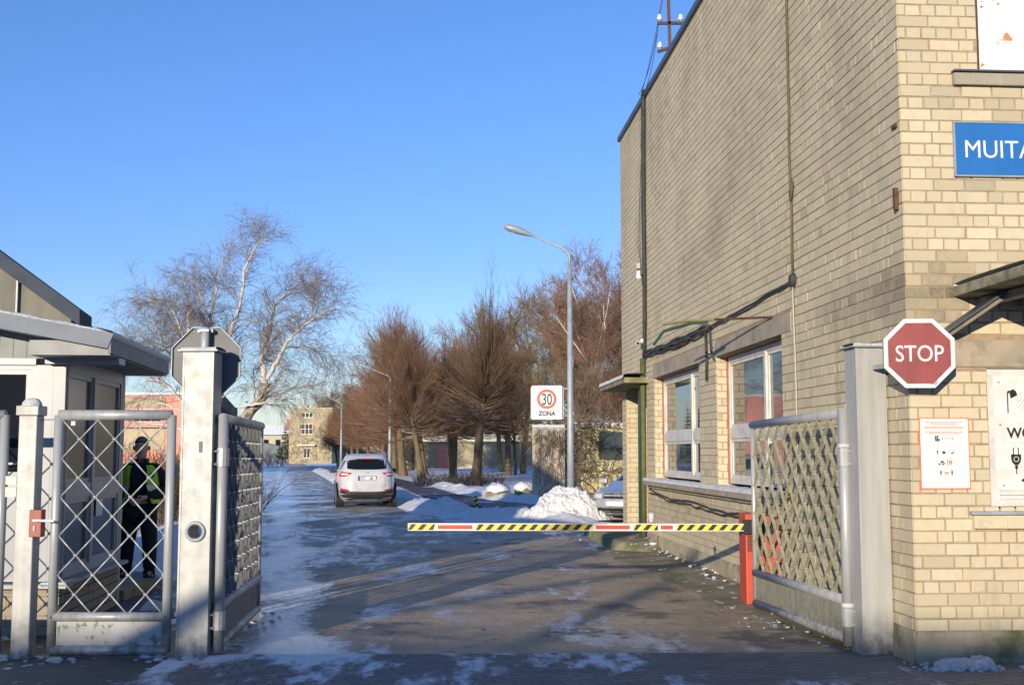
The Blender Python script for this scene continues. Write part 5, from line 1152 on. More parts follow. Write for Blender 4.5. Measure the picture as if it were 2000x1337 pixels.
def side_dir(rg, d, ang):
    d = d / (np.linalg.norm(d) + 1e-9); v = rg.normal(0, 1, 3); v -= d * v.dot(d); v /= np.linalg.norm(v) + 1e-9; return d * math.cos(ang) + v * math.sin(ang)
def at_line(pts, rad, f):
    x = f * (len(pts) - 1); i = min(int(x), len(pts) - 2); g = x - i; return pts[i] * (1 - g) + pts[i + 1] * g, pts[i + 1] - pts[i], rad[i] * (1 - g) + rad[i + 1] * g
def barkmat(name, a, b, sc=6, zs=.3, bump=.6, rough=.9):
    n = N(name); k = n.mix(n.ramp(n.noise(sc, 6, n.mapping(n.o, sc=(1, 1, zs)), .65), .4, .62), a, b); n.out(k, rough, 0, .2); n.bump(n.noise(sc * 3, 5, n.mapping(n.o, sc=(1, 1, zs))), bump, .04); return n.m
def twigmat(name, a, b):
    n = N(name); k = n.mix(n.ramp(n.noise(.9, 3), .4, .6), a, b); n.out(k, .8, 0, .2); return n.m
n = N('birch_bark'); P_ = n.mapping(n.o, sc=(1, 1, 2.2))
k = n.mix(n.ramp(n.noise(5, 6, P_, .7), .58, .64), (.56, .53, .48), (.11, .09, .08)); k = n.mix(n.ramp(n.noise(1.5, 4), .5, .66, 0, .5), k, (.38, .32, .25)); n.out(k, .8, 0, .2); M['birch'] = n.m
M['birch_mid'] = twigmat('birch_branches', (.46, .38, .32), (.26, .18, .15)); M['birch_low'] = barkmat('rough_birch_bark', (.42, .37, .30), (.09, .075, .06), 6, 1.0)
M['birch_twig'] = twigmat('birch_twigs', (.175, .14, .125), (.28, .235, .20))
M['linden_bark'] = barkmat('linden_bark', (.165, .128, .08), (.085, .068, .045), 4, .25)
M['twig_brown'] = twigmat('brown_twigs', (.17, .105, .06), (.12, .08, .05))
M['twig_red'] = twigmat('red_brown_twigs', (.25, .14, .09), (.18, .11, .07))
M['twig_grey'] = twigmat('grey_gold_twigs', (.25, .19, .12), (.17, .13, .09))
def put(name, me, parent):
    o = bpy.data.objects.new(name, me); COL.objects.link(o); o.parent = parent; return o

# the big leaning birch: limbs set out in metres (x to the right, z up), depth by chance
rg = np.random.default_rng(11); S_ = 45 / 2300 / 2.907
def L_(pts, r0, r1, y0, y1):
    n_ = len(pts); ys = np.linspace(y0, y1, n_) + rg.normal(0, .12, n_)
    P3 = np.array([((cx - 690) * S_, y, (1560 - cz) * S_ * 1.02 + .02) for (cx, cz), y in zip(pts, ys)])
    # subdivide and roughen
    t_ = np.linspace(0, n_ - 1, (n_ - 1) * 4 + 1); Q = np.stack([np.interp(t_, np.arange(n_), P3[:, i]) for i in range(3)], 1); Q[1:-1] += rg.normal(0, .028, Q[1:-1].shape)
    return Q, np.linspace(r0, r1, len(Q))
trunk = [L_([(690, 1600), (700, 1440), (730, 1320), (800, 1215), (890, 1115), (970, 1020), (985, 930)], .30, .17, 0, .3)]
stemB = [L_([(700, 1440), (715, 1250), (745, 1000), (752, 860), (740, 790)], .17, .12, 0, -.6), L_([(752, 860), (775, 760), (830, 620), (880, 480), (905, 320), (960, 220), (1005, 130)], .11, .02, -.5, -1.2),
         L_([(740, 790), (700, 690), (680, 560), (700, 430), (705, 300), (715, 215)], .09, .015, -.6, .6), L_([(680, 560), (620, 450), (540, 370), (460, 340)], .05, .012, -.3, .9), L_([(745, 960), (650, 850), (600, 740), (610, 620), (650, 540)], .07, .02, -.4, -2.0)]
stemA = [L_([(985, 930), (970, 800), (985, 700), (1000, 590), (1015, 480), (1080, 390), (1150, 350)], .12, .015, .3, 1.0), L_([(985, 930), (1040, 830), (1110, 730), (1180, 650), (1260, 600), (1350, 545), (1410, 530)], .10, .012, .2, -1.0),
         L_([(1260, 600), (1270, 500), (1245, 420)], .04, .01, -.6, -.8), L_([(1330, 560), (1300, 480), (1350, 410)], .03, .008, -.6, -1.1), L_([(1110, 730), (1220, 715), (1320, 740), (1410, 810)], .04, .01, 0, 1.2),
         L_([(860, 1065), (960, 1055), (1070, 1030), (1180, 1010), (1270, 1080), (1330, 1150)], .06, .010, 0, -1.4), L_([(970, 1020), (1100, 960), (1230, 930), (1340, 900)], .05, .01, .2, 1.8), L_([(930, 1070), (890, 940), (880, 850), (1000, 790)], .05, .01, .2, 2.2), L_([(860, 620), (930, 590), (1010, 580), (1090, 610)], .03, .008, -.6, .2)]
stemL = [L_([(735, 1250), (600, 1120), (480, 960), (320, 900), (220, 820), (130, 765)], .09, .012, 0, -1.0), L_([(720, 1040), (560, 870), (450, 790), (380, 690), (300, 540)], .08, .012, -.4, .8), L_([(720, 1300), (560, 1225), (430, 1165), (300, 1150), (180, 1200)], .06, .01, 0, 1.0),
         L_([(560, 870), (500, 720), (430, 600), (330, 560)], .05, .01, .3, 1.8), L_([(480, 960), (350, 800), (290, 700)], .045, .01, -.5, -2), L_([(600, 740), (520, 560), (440, 480), (370, 500)], .04, .01, -1, -1.4), L_([(600, 1120), (420, 1050), (260, 1010), (150, 1000)], .05, .01, 0, 2.0)]
big = trunk + stemB + stemA + stemL; low = trunk; mids = []; fine = []
for pts, rad in stemB + stemA + stemL + [(trunk[0][0][12:], trunk[0][1][12:])]:
    ln = np.sum(np.linalg.norm(np.diff(pts, axis=0), axis=1)); nb = int(ln / .11)
    for b_ in range(nb):
        f = rg.uniform(.12, 1.0); p, d, r = at_line(pts, rad, f)
        if p[2] < 3.4 or (p[2] < 5.2 and rg.random() < .5): continue
        dd = side_dir(rg, d, rg.uniform(.5, 1.1)); dd[2] += .15
        a, ra = limb(rg, p, dd, rg.uniform(.5, 1.5), max(.007, r * .3), .0045, 5, .16, .25); mids.append((a, ra))
        for c in range(rg.integers(7, 11)):
            p2, d2, r2 = at_line(a, ra, rg.uniform(.15, 1)); e2 = side_dir(rg, d2, rg.uniform(.35, .9))
            b2, rb = limb(rg, p2, e2, rg.uniform(.3, .85), .0048, .0034, 4, .16, -.2); fine.append((b2, rb))
            for g in range(rg.integers(2, 5)):
                p3, d3, _ = at_line(b2, rb, rg.uniform(.2, 1)); e3 = side_dir(rg, d3, rg.uniform(.3, .8))
                low_ = 1.0 if p[2] < 6 else .35
                c3, rc = limb(rg, p3, e3, rg.uniform(.2, .6 + .3 * low_), .0038, .0027, 3, .12, -1.2 * low_ - .15); fine.append((c3, rc))
BT = thing('birch_tree', 'large leaning white birch with drooping bare twigs behind the gate posts', 'tree', (-11.5, 45, 0))
put('trunk', np_mesh('trunk', *fast_tubes([(p, r) for p, r in trunk], 10), M['birch_low']), BT)
CR = put('limbs', np_mesh('limbs', *fast_tubes(stemB + stemA + stemL, 7), M['birch']), BT)
put('branches', np_mesh('branches', *fast_tubes(mids, 4), M['birch_mid']), CR); put('twigs', np_mesh('twigs', *fast_tubes(fine, 3), M['birch_twig']), CR)

# pollarded lindens: a bare trunk and a burst of straight shoots
def linden_mesh(seed, H_, tr_h, r, shoots, reach, twig_r, dens, lean=0, rnd_=.22):
    rg = np.random.default_rng(seed); tr = limb(rg, (0, 0, -.15), (lean, 0, 1), tr_h * 1.55, r, r * .42, 9, .035, .1)
    tr[0][:, 0] += np.linspace(0, 1, 10) ** 2 * rg.uniform(-.2, .2); tr[1][0] *= 1.35; tr[1][1] *= 1.1
    knob = [(tr[0], tr[1])]; br = []; fn = []
    top = tr[0][-1]
    for i in range(shoots):
        f = rg.uniform(0, 1) ** .8; p, _, rr_ = at_line(*tr, .52 + .48 * f)
        az_ = rg.uniform(0, 2 * np.pi); el = R(-12 + 95 * f ** 1.15 + rg.normal(0, 9)); el = min(el, R(89))
        d = np.array([math.cos(az_) * math.cos(el), math.sin(az_) * math.cos(el), math.sin(el)])
        zb_ = tr_h + .3; sl_ = reach / (H_ - zb_)
        L = (reach - sl_ * max(p[2] - zb_, 0)) / (math.cos(el) + sl_ * max(math.sin(el), 0)) * (1 + rnd_ * math.sin(2 * max(el, 0))) * rg.uniform(.62, 1.06)
        a, ra = limb(rg, p, d, L, rg.uniform(.022, .045), .009, 6, .045, .30 + .2 * (1 - f)); br.append((a, ra))
        for c in range(int(dens * rg.uniform(.7, 1.3))):
            p2, d2, _ = at_line(a, ra, rg.uniform(.2, 1)); e2 = side_dir(rg, d2, rg.uniform(.25, .75)); e2[2] += .18
            b2, rb = limb(rg, p2, e2, rg.uniform(.5, 1.5) * L / 5, twig_r, twig_r * .55, 3, .10, .12); fn.append((b2, rb))
            for g in range(2):
                p3, d3, _ = at_line(b2, rb, rg.uniform(.3, 1)); c3, rc = limb(rg, p3, side_dir(rg, d3, rg.uniform(.3, .8)), rg.uniform(.25, .7), twig_r * .7, twig_r * .45, 2, .1, .05); fn.append((c3, rc))
    for i in range(14): knob.append(limb(rg, at_line(*tr, rg.uniform(.5, 1))[0], side_dir(rg, np.array([0, 0, 1.]), rg.uniform(.6, 1.3)), rg.uniform(.3, .7), .09, .03, 3, .15, .3))
    return fast_tubes(knob, 9), fast_tubes(br, 4), fast_tubes(fn, 3)
def linden_parts(seed, bark, brm, twm, **kw):
    a, b, c = linden_mesh(seed, **kw); return np_mesh('trunk', *a, bark), np_mesh('branches', *b, brm), np_mesh('twigs', *c, twm)
def make_tree(name, label, x, y, parts, sc=1, rz=0, group=None, cat='tree', zsc=1):
    t = thing(name, label, cat, (x, y, 0), rz, group); t.scale = (sc, sc, sc * zsc)
    put('trunk', parts[0], t); c = put('crown', parts[1], t); put('twigs', parts[2], c); return t
n = N('snowy_branch'); nz = n.t.nodes.new('ShaderNodeNewGeometry'); up_ = n.xyz(nz.outputs['Normal'])[2]
k = n.mix(n.math('MULTIPLY', n.ramp(up_, .45, .8), n.ramp(n.noise(.8, 4), .50, .58)), (.15, .10, .06), (.80, .83, .88)); n.out(k, .85, 0, .2); M['branch_snow'] = n.m
LP0 = linden_parts(3, M['linden_bark'], M['branch_snow'], M['twig_brown'], H_=13.6, tr_h=4.6, r=.31, shoots=330, reach=4.0, twig_r=.008, dens=10, rnd_=.02)
LPs = [linden_parts(20 + i, M['linden_bark'], M['twig_brown'] if i % 2 else M['branch_snow'], M['twig_red'], H_=11.0, tr_h=3.9, r=.27, shoots=(230, 190, 210, 250)[i], reach=(3.6, 3.2, 3.9, 3.4)[i], twig_r=.008, dens=16, lean=(-.08, .12, .2, -.02)[i], rnd_=(.35, .5, .4, .3)[i]) for i in range(4)]
make_tree('linden_tree', 'tallest linden of the row, dark brown burst of shoots left of the 30 sign', -2.2, 71, LP0, .96, .4, 'lindens along the footpath')
ROW = [(-3.9, 79, 1, .92, 'linden right behind the tallest one, its base in the low bushes', 2.0), (-5.6, 74, 2, .90, 'linden with the slim leaning trunk, second left of the tallest one', 3.0), (-7.7, 84, 0, 1.14, 'thick linden just right of the pair beside the white car mirror', 1.1), (-9.3, 94, 3, 1.0, 'slanting linden trunk nearest the right mirror of the white car', .2),
       (-12.3, 103, 1, .78, 'linden directly above the right half of the white car roof', 4.0), (-14.9, 114, 0, .74, 'linden directly above the middle of the white car roof', 5.1), (-17.6, 126, 2, .74, 'linden above the left half of the white car roof', .6), (-19.6, 136, 3, .72, 'reddish linden right beside the farthest lamp pole', 2.6),
       (-22.0, 150, 1, .68, 'last reddish linden of the row, just beyond the farthest lamp pole', 3.3), (-.3, 86, 3, .95, 'dark linden at the right behind the tallest one', 2.2), (-4.8, 96, 0, 1.05, 'linden in the second row behind the tallest one', 4.4), (-9.6, 112, 2, 1.1, 'linden in the second row behind the middle lamp', 5.5), (-15.4, 140, 1, .78, 'linden in the second row, farther off behind the middle lamp', 2.9)]
ROW += [(-5.3, 106, 2, 1.05, 'pale topped linden in the back row between the tallest one and the middle lamp', 1.2), (-11.9, 126, 1, 1.0, 'linden in the back row rising over the white car mirror', 4.7), (-18.6, 146, 3, .9, 'linden in the back row above the farthest lamp head', 3.9), (-6.6, 90, 2, .95, 'linden just behind the thick one right of the white car mirror', 3.6), (-10.8, 100, 0, .86, 'linden squeezed between the middle lamp and the white car roof', 1.6), (-2.6, 90, 1, .95, 'linden standing directly behind the tallest one', 5.0), (-12.6, 118, 3, .85, 'linden of the back row above the right edge of the white car', .9), (-16.0, 120, 1, .76, 'linden of the row close behind the farthest lamp', 2.2)]
for x, y, i, sc, lab, rz in ROW: make_tree('linden_tree', lab, x, y, LPs[i], sc, rz, 'lindens along the footpath')

# woodland trees: forked trunks, rising limbs
def wood_mesh(seed, H_, spread, r, twig_r, upness, birch=False):
    rg = np.random.default_rng(seed); main = [limb(rg, (0, 0, -.2), (rg.normal(0, .06), rg.normal(0, .06), 1), H_ * .5, r, r * .6, 6, .05, .2)]
    top = main[0][0][-1]; lim = []
    for i in range(4 if not birch else 3):
        d = side_dir(rg, np.array([0, 0, 1.]), rg.uniform(.15, .5)); main.append(limb(rg, top, d, H_ * .5 * rg.uniform(.75, 1), r * .5, .03, 7, .10, upness))
    for pts, rad in list(main):
        for k in range(11):
            p, d, rr_ = at_line(pts, rad, rg.uniform(.45 if pts is main[0][0] else .1, .98))
            if p[2] < H_ * .22: continue
            e_ = side_dir(rg, d, rg.uniform(.5, 1.0)); lim.append(limb(rg, p, e_, spread * rg.uniform(.4, .9), max(.02, rr_ * .35), .012, 6, .13, upness))
    fn = []
    for pts, rad in lim:
        for k in range(17):
            p, d, _ = at_line(pts, rad, rg.uniform(.15, 1)); a, ra = limb(rg, p, side_dir(rg, d, rg.uniform(.4, .95)), rg.uniform(.5, 1.5), twig_r * 1.2, twig_r * .7, 4, .14, .35); fn.append((a, ra))
            for g in range(5):
                p3, d3, _ = at_line(a, ra, rg.uniform(.2, 1)); fn.append(limb(rg, p3, side_dir(rg, d3, rg.uniform(.3, .8)), rg.uniform(.3, .8), twig_r * .8, twig_r * .5, 2, .1, -.2 if birch else .15))
    return fast_tubes(main, 7), fast_tubes(lim, 4), fast_tubes(fn, 3)
def wood_parts(seed, bark, lm, tm, **kw):
    a, b, c = wood_mesh(seed, **kw); return np_mesh('trunk', *a, bark), np_mesh('limbs', *b, lm), np_mesh('twigs', *c, tm)
gold = barkmat('lichen_bark', (.30, .25, .11), (.17, .13, .08), 5, .4)
WB = [wood_parts(40 + i, M['birch'], M['birch_mid'], M['twig_red'], H_=15.5, spread=3.0, r=.13, twig_r=.011, upness=.7, birch=True) for i in range(2)]
WO = [wood_parts(50 + i, gold, gold, M['twig_grey'], H_=14, spread=4.0, r=.26, twig_r=.012, upness=.35) for i in range(2)]
WR = [wood_parts(60 + i, M['linden_bark'], M['twig_brown'], M['twig_grey'] if i else M['twig_red'], H_=12, spread=3.6, r=.2, twig_r=.012, upness=.5) for i in range(2)]
for x, y, ps, i, sc, rz, nm, lab in (
    (5.6, 66, WB, 0, .80, 0, 'birch_tree', 'slim reddish birch rising right beside the far edge of the brick building'), (3.8, 72, WB, 1, .72, 2, 'birch_tree', 'reddish birch just right of the tall lamp pole'), (6.9, 82, WB, 1, .98, 4, 'birch_tree', 'tallest reddish birch half hidden by the brick building'), (4.9, 90, WB, 0, .88, 1, 'birch_tree', 'birch in the wood behind the ivy wall'),
    (2.8, 84, WO, 0, .93, .5, 'woodland_tree', 'golden barked tree directly left of the tall lamp pole'), (.9, 95, WO, 1, 1.03, 2.5, 'woodland_tree', 'golden barked tree between the tallest linden and the lamp pole'), (-.9, 104, WO, 0, 1.0, 4.2, 'woodland_tree', 'grey branched tree right behind the tallest linden'),
    (3.9, 78, WR, 0, .8, .3, 'woodland_tree', 'low reddish tree behind the concrete wall'), (1.6, 70, WR, 1, .55, 2.2, 'woodland_tree', 'small dark twiggy tree above the 30 sign post'), (6.5, 70, WR, 1, .85, 5, 'woodland_tree', 'reddish tree behind the ivy covered wall'), (.2, 88, WR, 0, .75, 3, 'woodland_tree', 'brown tree standing low behind the tallest linden'), (5.2, 58, WR, 0, .55, 1, 'woodland_tree', 'snow flecked small tree right above the ivy wall'), (3.4, 60, WR, 1, .5, 4, 'woodland_tree', 'snow flecked small tree behind the lamp pole'), (4.4, 63, WB, 1, .64, 3, 'birch_tree', 'shorter reddish birch between the lamp pole and the brick corner'), (7.5, 76, WR, 0, 1.05, 2, 'woodland_tree', 'dense reddish crown half hidden by the brick building edge'), (5.0, 76, WR, 1, .95, 1, 'woodland_tree', 'dense reddish tree between the birches right of the lamp pole'), (-9.9, 104, WR, 1, 1.05, 1.5, 'woodland_tree', 'pale brown tree behind the linden row near the middle lamp')):
    make_tree(nm, lab, x, y, ps[i], sc, rz, 'trees of the wood behind the row')
WG = wood_parts(70, M['twig_grey'], M['twig_grey'], M['twig_grey'], H_=17, spread=5.5, r=.35, twig_r=.03, upness=.9)
for x, y, sc, rz, lab in ((-41, 262, .90, 0, 'round grey bare tree above the left part of the old brick block'), (-35.5, 268, 1.02, 2, 'round grey bare tree above the middle of the old brick block'), (-29, 262, .95, 4, 'round grey bare tree above the right part of the old brick block'), (-46, 272, .72, 3, 'smallest round grey tree at the left of the old brick block'), (-23, 255, .8, 1, 'round grey bare tree between the old block and the lindens')):
    make_tree('willow_tree', lab, x, y, WG, sc, rz, 'grey bare trees behind the old block')

# low bushes and hedges
def bush(label, x, y, wx, wy, h, nst, tw, m, seed, snow=False, name='bush', group=None):
    rg = np.random.default_rng(seed); fn = []; st = []
    for i in range(nst):
        p = (rg.uniform(-wx, wx), rg.uniform(-wy, wy), -.05); d = (rg.normal(0, .35), rg.normal(0, .35), 1)
        a, ra = limb(rg, p, d, h * rg.uniform(.6, 1.1), .014, .006, 5, .13, 0); st.append((a, ra))
        for c in range(tw):
            p2, d2, _ = at_line(a, ra, rg.uniform(.15, 1)); fn.append(limb(rg, p2, side_dir(rg, d2, rg.uniform(.4, 1)), h * rg.uniform(.12, .4), .006, .004, 3, .15, .1))
    t = thing(name, label, 'bush', (x, y, 0), 0, group); s_ = put('stems', np_mesh('stems', *fast_tubes(st, 4), m), t); put('twigs', np_mesh('twigs', *fast_tubes(fn, 3), m), t); return t
bt_ = M['twig_brown']
for i, (x, y, h, wx, lab) in enumerate(((-7.6, 26, 1.7, 1.0, 'bare brown bush right behind the guard'), (-9.6, 31, 1.7, 1.4, 'bare hedge bush between the guard and the holed post'), (-8.3, 33.5, 1.5, 1.1, 'hedge bush behind the left gate leaf'), (-12.4, 36, 1.9, 1.6, 'taller bare bush before the pink building'), (-10.8, 40, 1.8, 1.2, 'bare bush at the foot of the leaning birch'))):
    bush(lab, x, y, wx, 1.2, h, 110, 10, bt_, 200 + i, group='bare bushes before the pink building')
for i, (x, y, lab) in enumerate(((-3.9, 60, 'low dark bush at the left foot of the tallest linden'), (-2.4, 58, 'low dark bush right before the tallest linden'), (-1.4, 61, 'low dark bush at the right foot of the tallest linden'))): bush(lab, x, y, .9, .7, .75, 90, 8, mat('dark_stems', (.06, .045, .03)), 220 + i, group='low bushes by the tallest linden')
bush('round straw coloured bush at the far bend of the road', -31.6, 150, 2.6, 2, 2.2, 140, 12, M['twig_grey'], 231)
bush('dark twig heap under the linden row', -20.5, 165, 3, 2, 1.6, 100, 10, bt_, 232)

# conifers
def conifer(label, x, y, H_, seed):
    rg = np.random.default_rng(seed); fn = []; t = thing('conifer_tree', label, 'tree', (x, y, 0))
    z = .8
    while z < H_:
        rr_ = (H_ - z) / H_ * H_ * .24 + .15
        for k in range(9):
            a = rg.uniform(0, 6.28); b, rb = limb(rg, (0, 0, z), (math.cos(a), math.sin(a), -.12), rr_ * rg.uniform(.7, 1.1), .06, .02, 4, .08, .25); fn.append((b, rb * .6))
            for q in range(10):
                p, d, _ = at_line(b, rb, rg.uniform(.2, 1)); c, rc = limb(rg, p, side_dir(rg, d, rg.uniform(.3, .9)), rr_ * .3, .07, .03, 2, .1, -.2); fn.append((c, rc))
        z += .42
    put('trunk', np_mesh('trunk', *fast_tubes([limb(rg, (0, 0, -.2), (0, 0, 1), H_, .22, .03, 5, .01)], 7), M['linden_bark']), t)
    put('crown', np_mesh('crown', *fast_tubes(fn, 3), mat('conifer_green', (.035, .055, .03), (.06, .08, .04), .9, sc=1)), t)
conifer('dark green conifer left of the old brick block', -44.5, 232, 7.6, 300); conifer('slim conifer at the end of the pink building', -30.2, 134, 7.6, 301)

# ---------------- snow ----------------
def heap(label, cx, cy, rx, ry, h, seed, rough=.16, name='snow_pile', res=80, group=None, rz=0):
    rows = []; c, s_ = math.cos(rz), math.sin(rz)
    for j in range(res + 1):
        row = []
        for i in range(res + 1):
            u, v = -1.15 + 2.3 * i / res, -1.15 + 2.3 * j / res; q = math.hypot(u, v); x, y = u * rx, v * ry
            p = Vector((x, y, seed * 3.1)); base = max(0, 1 - q ** 1.4) ** .9
            nn = noise.fractal(p * (1.3 / max(.3, h)), 1, 2, 4) * .3 + abs(noise.noise(p * (6 / max(.4, h)))) * rough + noise.noise(p * (14 / max(.4, h))) * rough * .4
            z = h * (base + nn * min(1, base * 3)) if q < 1.1 else -.05
            row.append((cx + c * x - s_ * y, cy + s_ * x + c * y, max(z, -.02) + (-.04 if base <= 0 else 0)))
        rows.append(row)
    mb = MB(); mb.grid(rows); o = mb.build(name, M['snow'], org=(cx, cy, 0), smooth=True); return tag(o, label, 'snow pile', group)
heap('tall shovelled snow pile at the foot of the lamp with the 30 sign', 1.30, 28.7, 1.25, 1.0, .80, 1, .16, res=130)
def bank(label, path, wdt, h, seed, name='snow_bank'):
    rows = []; path = [Vector((*p, 0)) for p in path]; ln = [0]
    for a, b in zip(path[:-1], path[1:]): ln.append(ln[-1] + (b - a).length)
    n_ = int(ln[-1] / .12) if ln[-1] < 40 else int(ln[-1] / .3)
    for i in range(n_ + 1):
        s_ = ln[-1] * i / n_; k = max(j for j in range(len(ln)) if ln[j] <= s_ + 1e-6); k = min(k, len(path) - 2); f = (s_ - ln[k]) / (ln[k + 1] - ln[k]); p = path[k].lerp(path[k + 1], f); d = (path[k + 1] - path[k]).normalized(); nr_ = Vector((d.y, -d.x, 0)); row = []
        end = min(1, i / 8, (n_ - i) / 8); wv = wdt * (1 + .35 * noise.noise(Vector((s_ * .5, seed, 0)))); hv = h * (.75 + .6 * noise.noise(Vector((s_ * .7, seed + 5, 0))))
        for j in range(19):
            u = -1 + 2 * j / 18; q = p + nr_ * (u * wv); pr = max(0, 1 - abs(u) ** 1.8) * end
            z = hv * pr * (1 + .35 * noise.noise(q * 2.2) + .30 * abs(noise.noise(q * 6)) + .16 * noise.noise(q * 14)) - .03; row.append((q.x, q.y, z))
        rows.append(row)
    mb = MB(); mb.grid(rows); return tag(mb.build(name, M['snow'], smooth=True), label, 'snow bank')
bank('snow bank between the road and the wet footpath, right of the white car', [(2.2, 26.9), (1.2, 28.0), (-.4, 31.0), (-2.0, 34), (-3.2, 38.5), (-5.0, 48), (-7.2, 60)], .75, .34, 1)
bank('low snow ridge beyond the wet footpath', [(4.2, 34.6), (1.6, 36.6), (-.2, 42), (-1.6, 48), (-3.6, 60)], .8, .30, 2)
bank('far snow ridge along the right road edge', [(-8.0, 60), (-15, 96), (-24, 142)], .8, .32, 3)
bank('snow ridge along the left road edge behind the gate leaf', [(-5.2, 16.8), (-8.3, 32), (-14, 60)], .9, .25, 4)
for i, (x, y, r_, h, lab) in enumerate(((-.5, 42.2, .45, .5, 'snow capped boulder, left one of the two by the path'), (.45, 44.5, .4, .5, 'snow capped boulder beside the concrete wall'))):
    mb = MB(); rows = [[(x + r_ * a_ * math.cos(q) * (1 + .2 * noise.noise(Vector((math.cos(q), math.sin(q), z * 3 + i)))), y + r_ * a_ * math.sin(q), z) for q in (2 * math.pi * k / 14 for k in range(14))] for a_, z in ((.95, -.1), (1, h * .4), (.85, h * .75), (.4, h), (.05, h * 1.03))]
    mb.grid(rows, close=True); t = thing('boulder', lab, 'boulder', (x, y, 0), 0, 'boulders by the footpath'); mb.build('rock', M['kerb'], t, smooth=True)
    mb = MB(); rows = [[(x + r_ * a_ * math.cos(q), y + r_ * a_ * math.sin(q), z + .13 * noise.noise(Vector((math.cos(q) * 2, math.sin(q) * 2, a_ * 3 + i * 4)))) for q in (2 * math.pi * k / 14 for k in range(14))] for a_, z in ((1.04, h * .62), (.95, h * .9), (.5, h * 1.15), (.05, h * 1.2))]; mb.grid(rows, close=True); mb.build('snow_cap', M['snow'], t, smooth=True)
def clump(label, spots, seed, z0=.02, hz=.42):
    rg = random.Random(seed); mb = MB()
    for x, y, r_ in spots:
        k = 12; rows = []
        for q in range(8):
            ph = math.pi * q / 7; rows.append([(x + r_ * math.sin(ph) * math.cos(a) * (1 + .4 * noise.noise(Vector((math.cos(a) * 2 + x * 9, math.sin(a) * 2, q * .6 + seed)))), y + r_ * .9 * math.sin(ph) * math.sin(a) * (1 + .4 * noise.noise(Vector((math.cos(a) * 2, math.sin(a) * 2 + x * 7, q * .6)))), z0 + r_ * .15 - r_ * hz * math.cos(ph) * (1 + .3 * noise.noise(Vector((math.cos(a) * 2, math.sin(a) * 2, seed + q))))) for a in (2 * math.pi * j / k for j in range(k))])
        mb.grid(rows, close=True)
    return tag(mb.build('snow_clumps', M['snow'], smooth=True), label, None, None, 'stuff')
def sp(x0, x1, y0, y1, n_, r0, r1, seed):
    rg = random.Random(seed); return [(rg.uniform(x0, x1), rg.uniform(y0, y1), r0 + (r1 - r0) * rg.random() ** 2.5) for _ in range(n_)]
clump('snow lumps at the foot of the slim fence post', sp(-4.25, -3.35, 9.42, 9.62, 14, .02, .075, 1), 1)
clump('snow lumps at the foot of the holed gate post', sp(-3.0, -2.55, 9.40, 9.72, 18, .015, .07, 2), 2)
clump('broken snow crust at the foot of the brick corner', sp(3.25, 3.6, 9.05, 9.25, 60, .02, .085, 3) + sp(3.15, 3.75, 9.0, 9.28, 50, .01, .04, 33) + sp(2.95, 3.5, 8.95, 9.4, 25, .008, .02, 31), 3, .03, .85)
clump('snow lumps at the right edge of the photo by the brick front', sp(3.85, 4.5, 9.05, 9.22, 26, .02, .06, 4), 4, .03, .7)
clump('snow scraps around the rain pipe by the side porch', sp(2.0, 2.42, 19.9, 21.4, 60, .02, .08, 5), 5, .14)
clump('snow scraps along the base of the brick side wall', [(SF(t_, 0)[0] - random.Random(int(t_ * 100)).uniform(.02, .3), SF(t_, 0)[1], random.Random(int(t_ * 77)).uniform(.008, .03)) for t_ in np.linspace(5.4, 11.3, 50)], 6, .09)
clump('snow crumbs under the right gate leaf', sp(2.1, 2.85, 10.0, 12.6, 26, .006, .022, 7), 7, .06)
clump('snow crumbs along the left gate leaf', sp(-2.7, -2.3, 9.7, 12.4, 60, .01, .04, 8), 8)
clump('loose snow crumbs on the icy road before the porch', sp(1.2, 2.0, 20.0, 24.5, 22, .008, .03, 9), 9)

# ---------------- walls and buildings far behind ----------------
t = thing('concrete_wall', 'concrete yard wall with dry ivy and a snow topped edge behind the lamp', 'wall', (1.0, 42, 0))
cw = N('yard_wall'); P_ = cw.pos(); k = cw.mix(cw.ramp(cw.noise(.8, 6, P_), .4, .62), (.60, .52, .29), (.40, .36, .20)); k = cw.mix(cw.ramp(cw.noise(2.2, 6, cw.mapping(P_, sc=(1, 1, .3))), .56, .66, 0, .7), k, (.13, .12, .07)); cw.out(k, .9); M['yard_wall'] = cw.m
pm = mat('pale_concrete', (.56, .50, .39), (.38, .34, .26), .9, sc=3, bump=.5, bsc=12)
mb = MB(); mb.prism([(.72, 41.6), (1.88, 42.2), (1.85, 42.6), (.72, 42.1)], lambda a, b, d: Vector((a, b, d)), -.1, 2.58); mb.build('end_pillar', pm, t)
mb = MB(); mb.prism([(1.9, 43.6), (9, 44.4), (9, 44.7), (1.9, 43.9)], lambda a, b, d: Vector((a, b, d)), -.1, 2.70)
for x in (2.0, 3.35, 4.7, 6.05): mb.bx(x - .05, x + .05, 43.5 + (x - 1.9) * .113, 43.7 + (x - 1.9) * .113, 0, 2.72)
mb.build('panel', M['yard_wall'], t)
snow_strip(lambda a, z, o: Vector((a, 43.6 + (a - 1.9) * .113 + o, z)), 1.9, 9, 2.71, -.05, .32, .09, 6, t); snow_strip(lambda a, z, o: Vector((a, 41.6 + (a - .72) * .5 + o, z)), .72, 1.88, 2.58, -.02, .48, .10, 7, t)
rgv = np.random.default_rng(5); vn = []
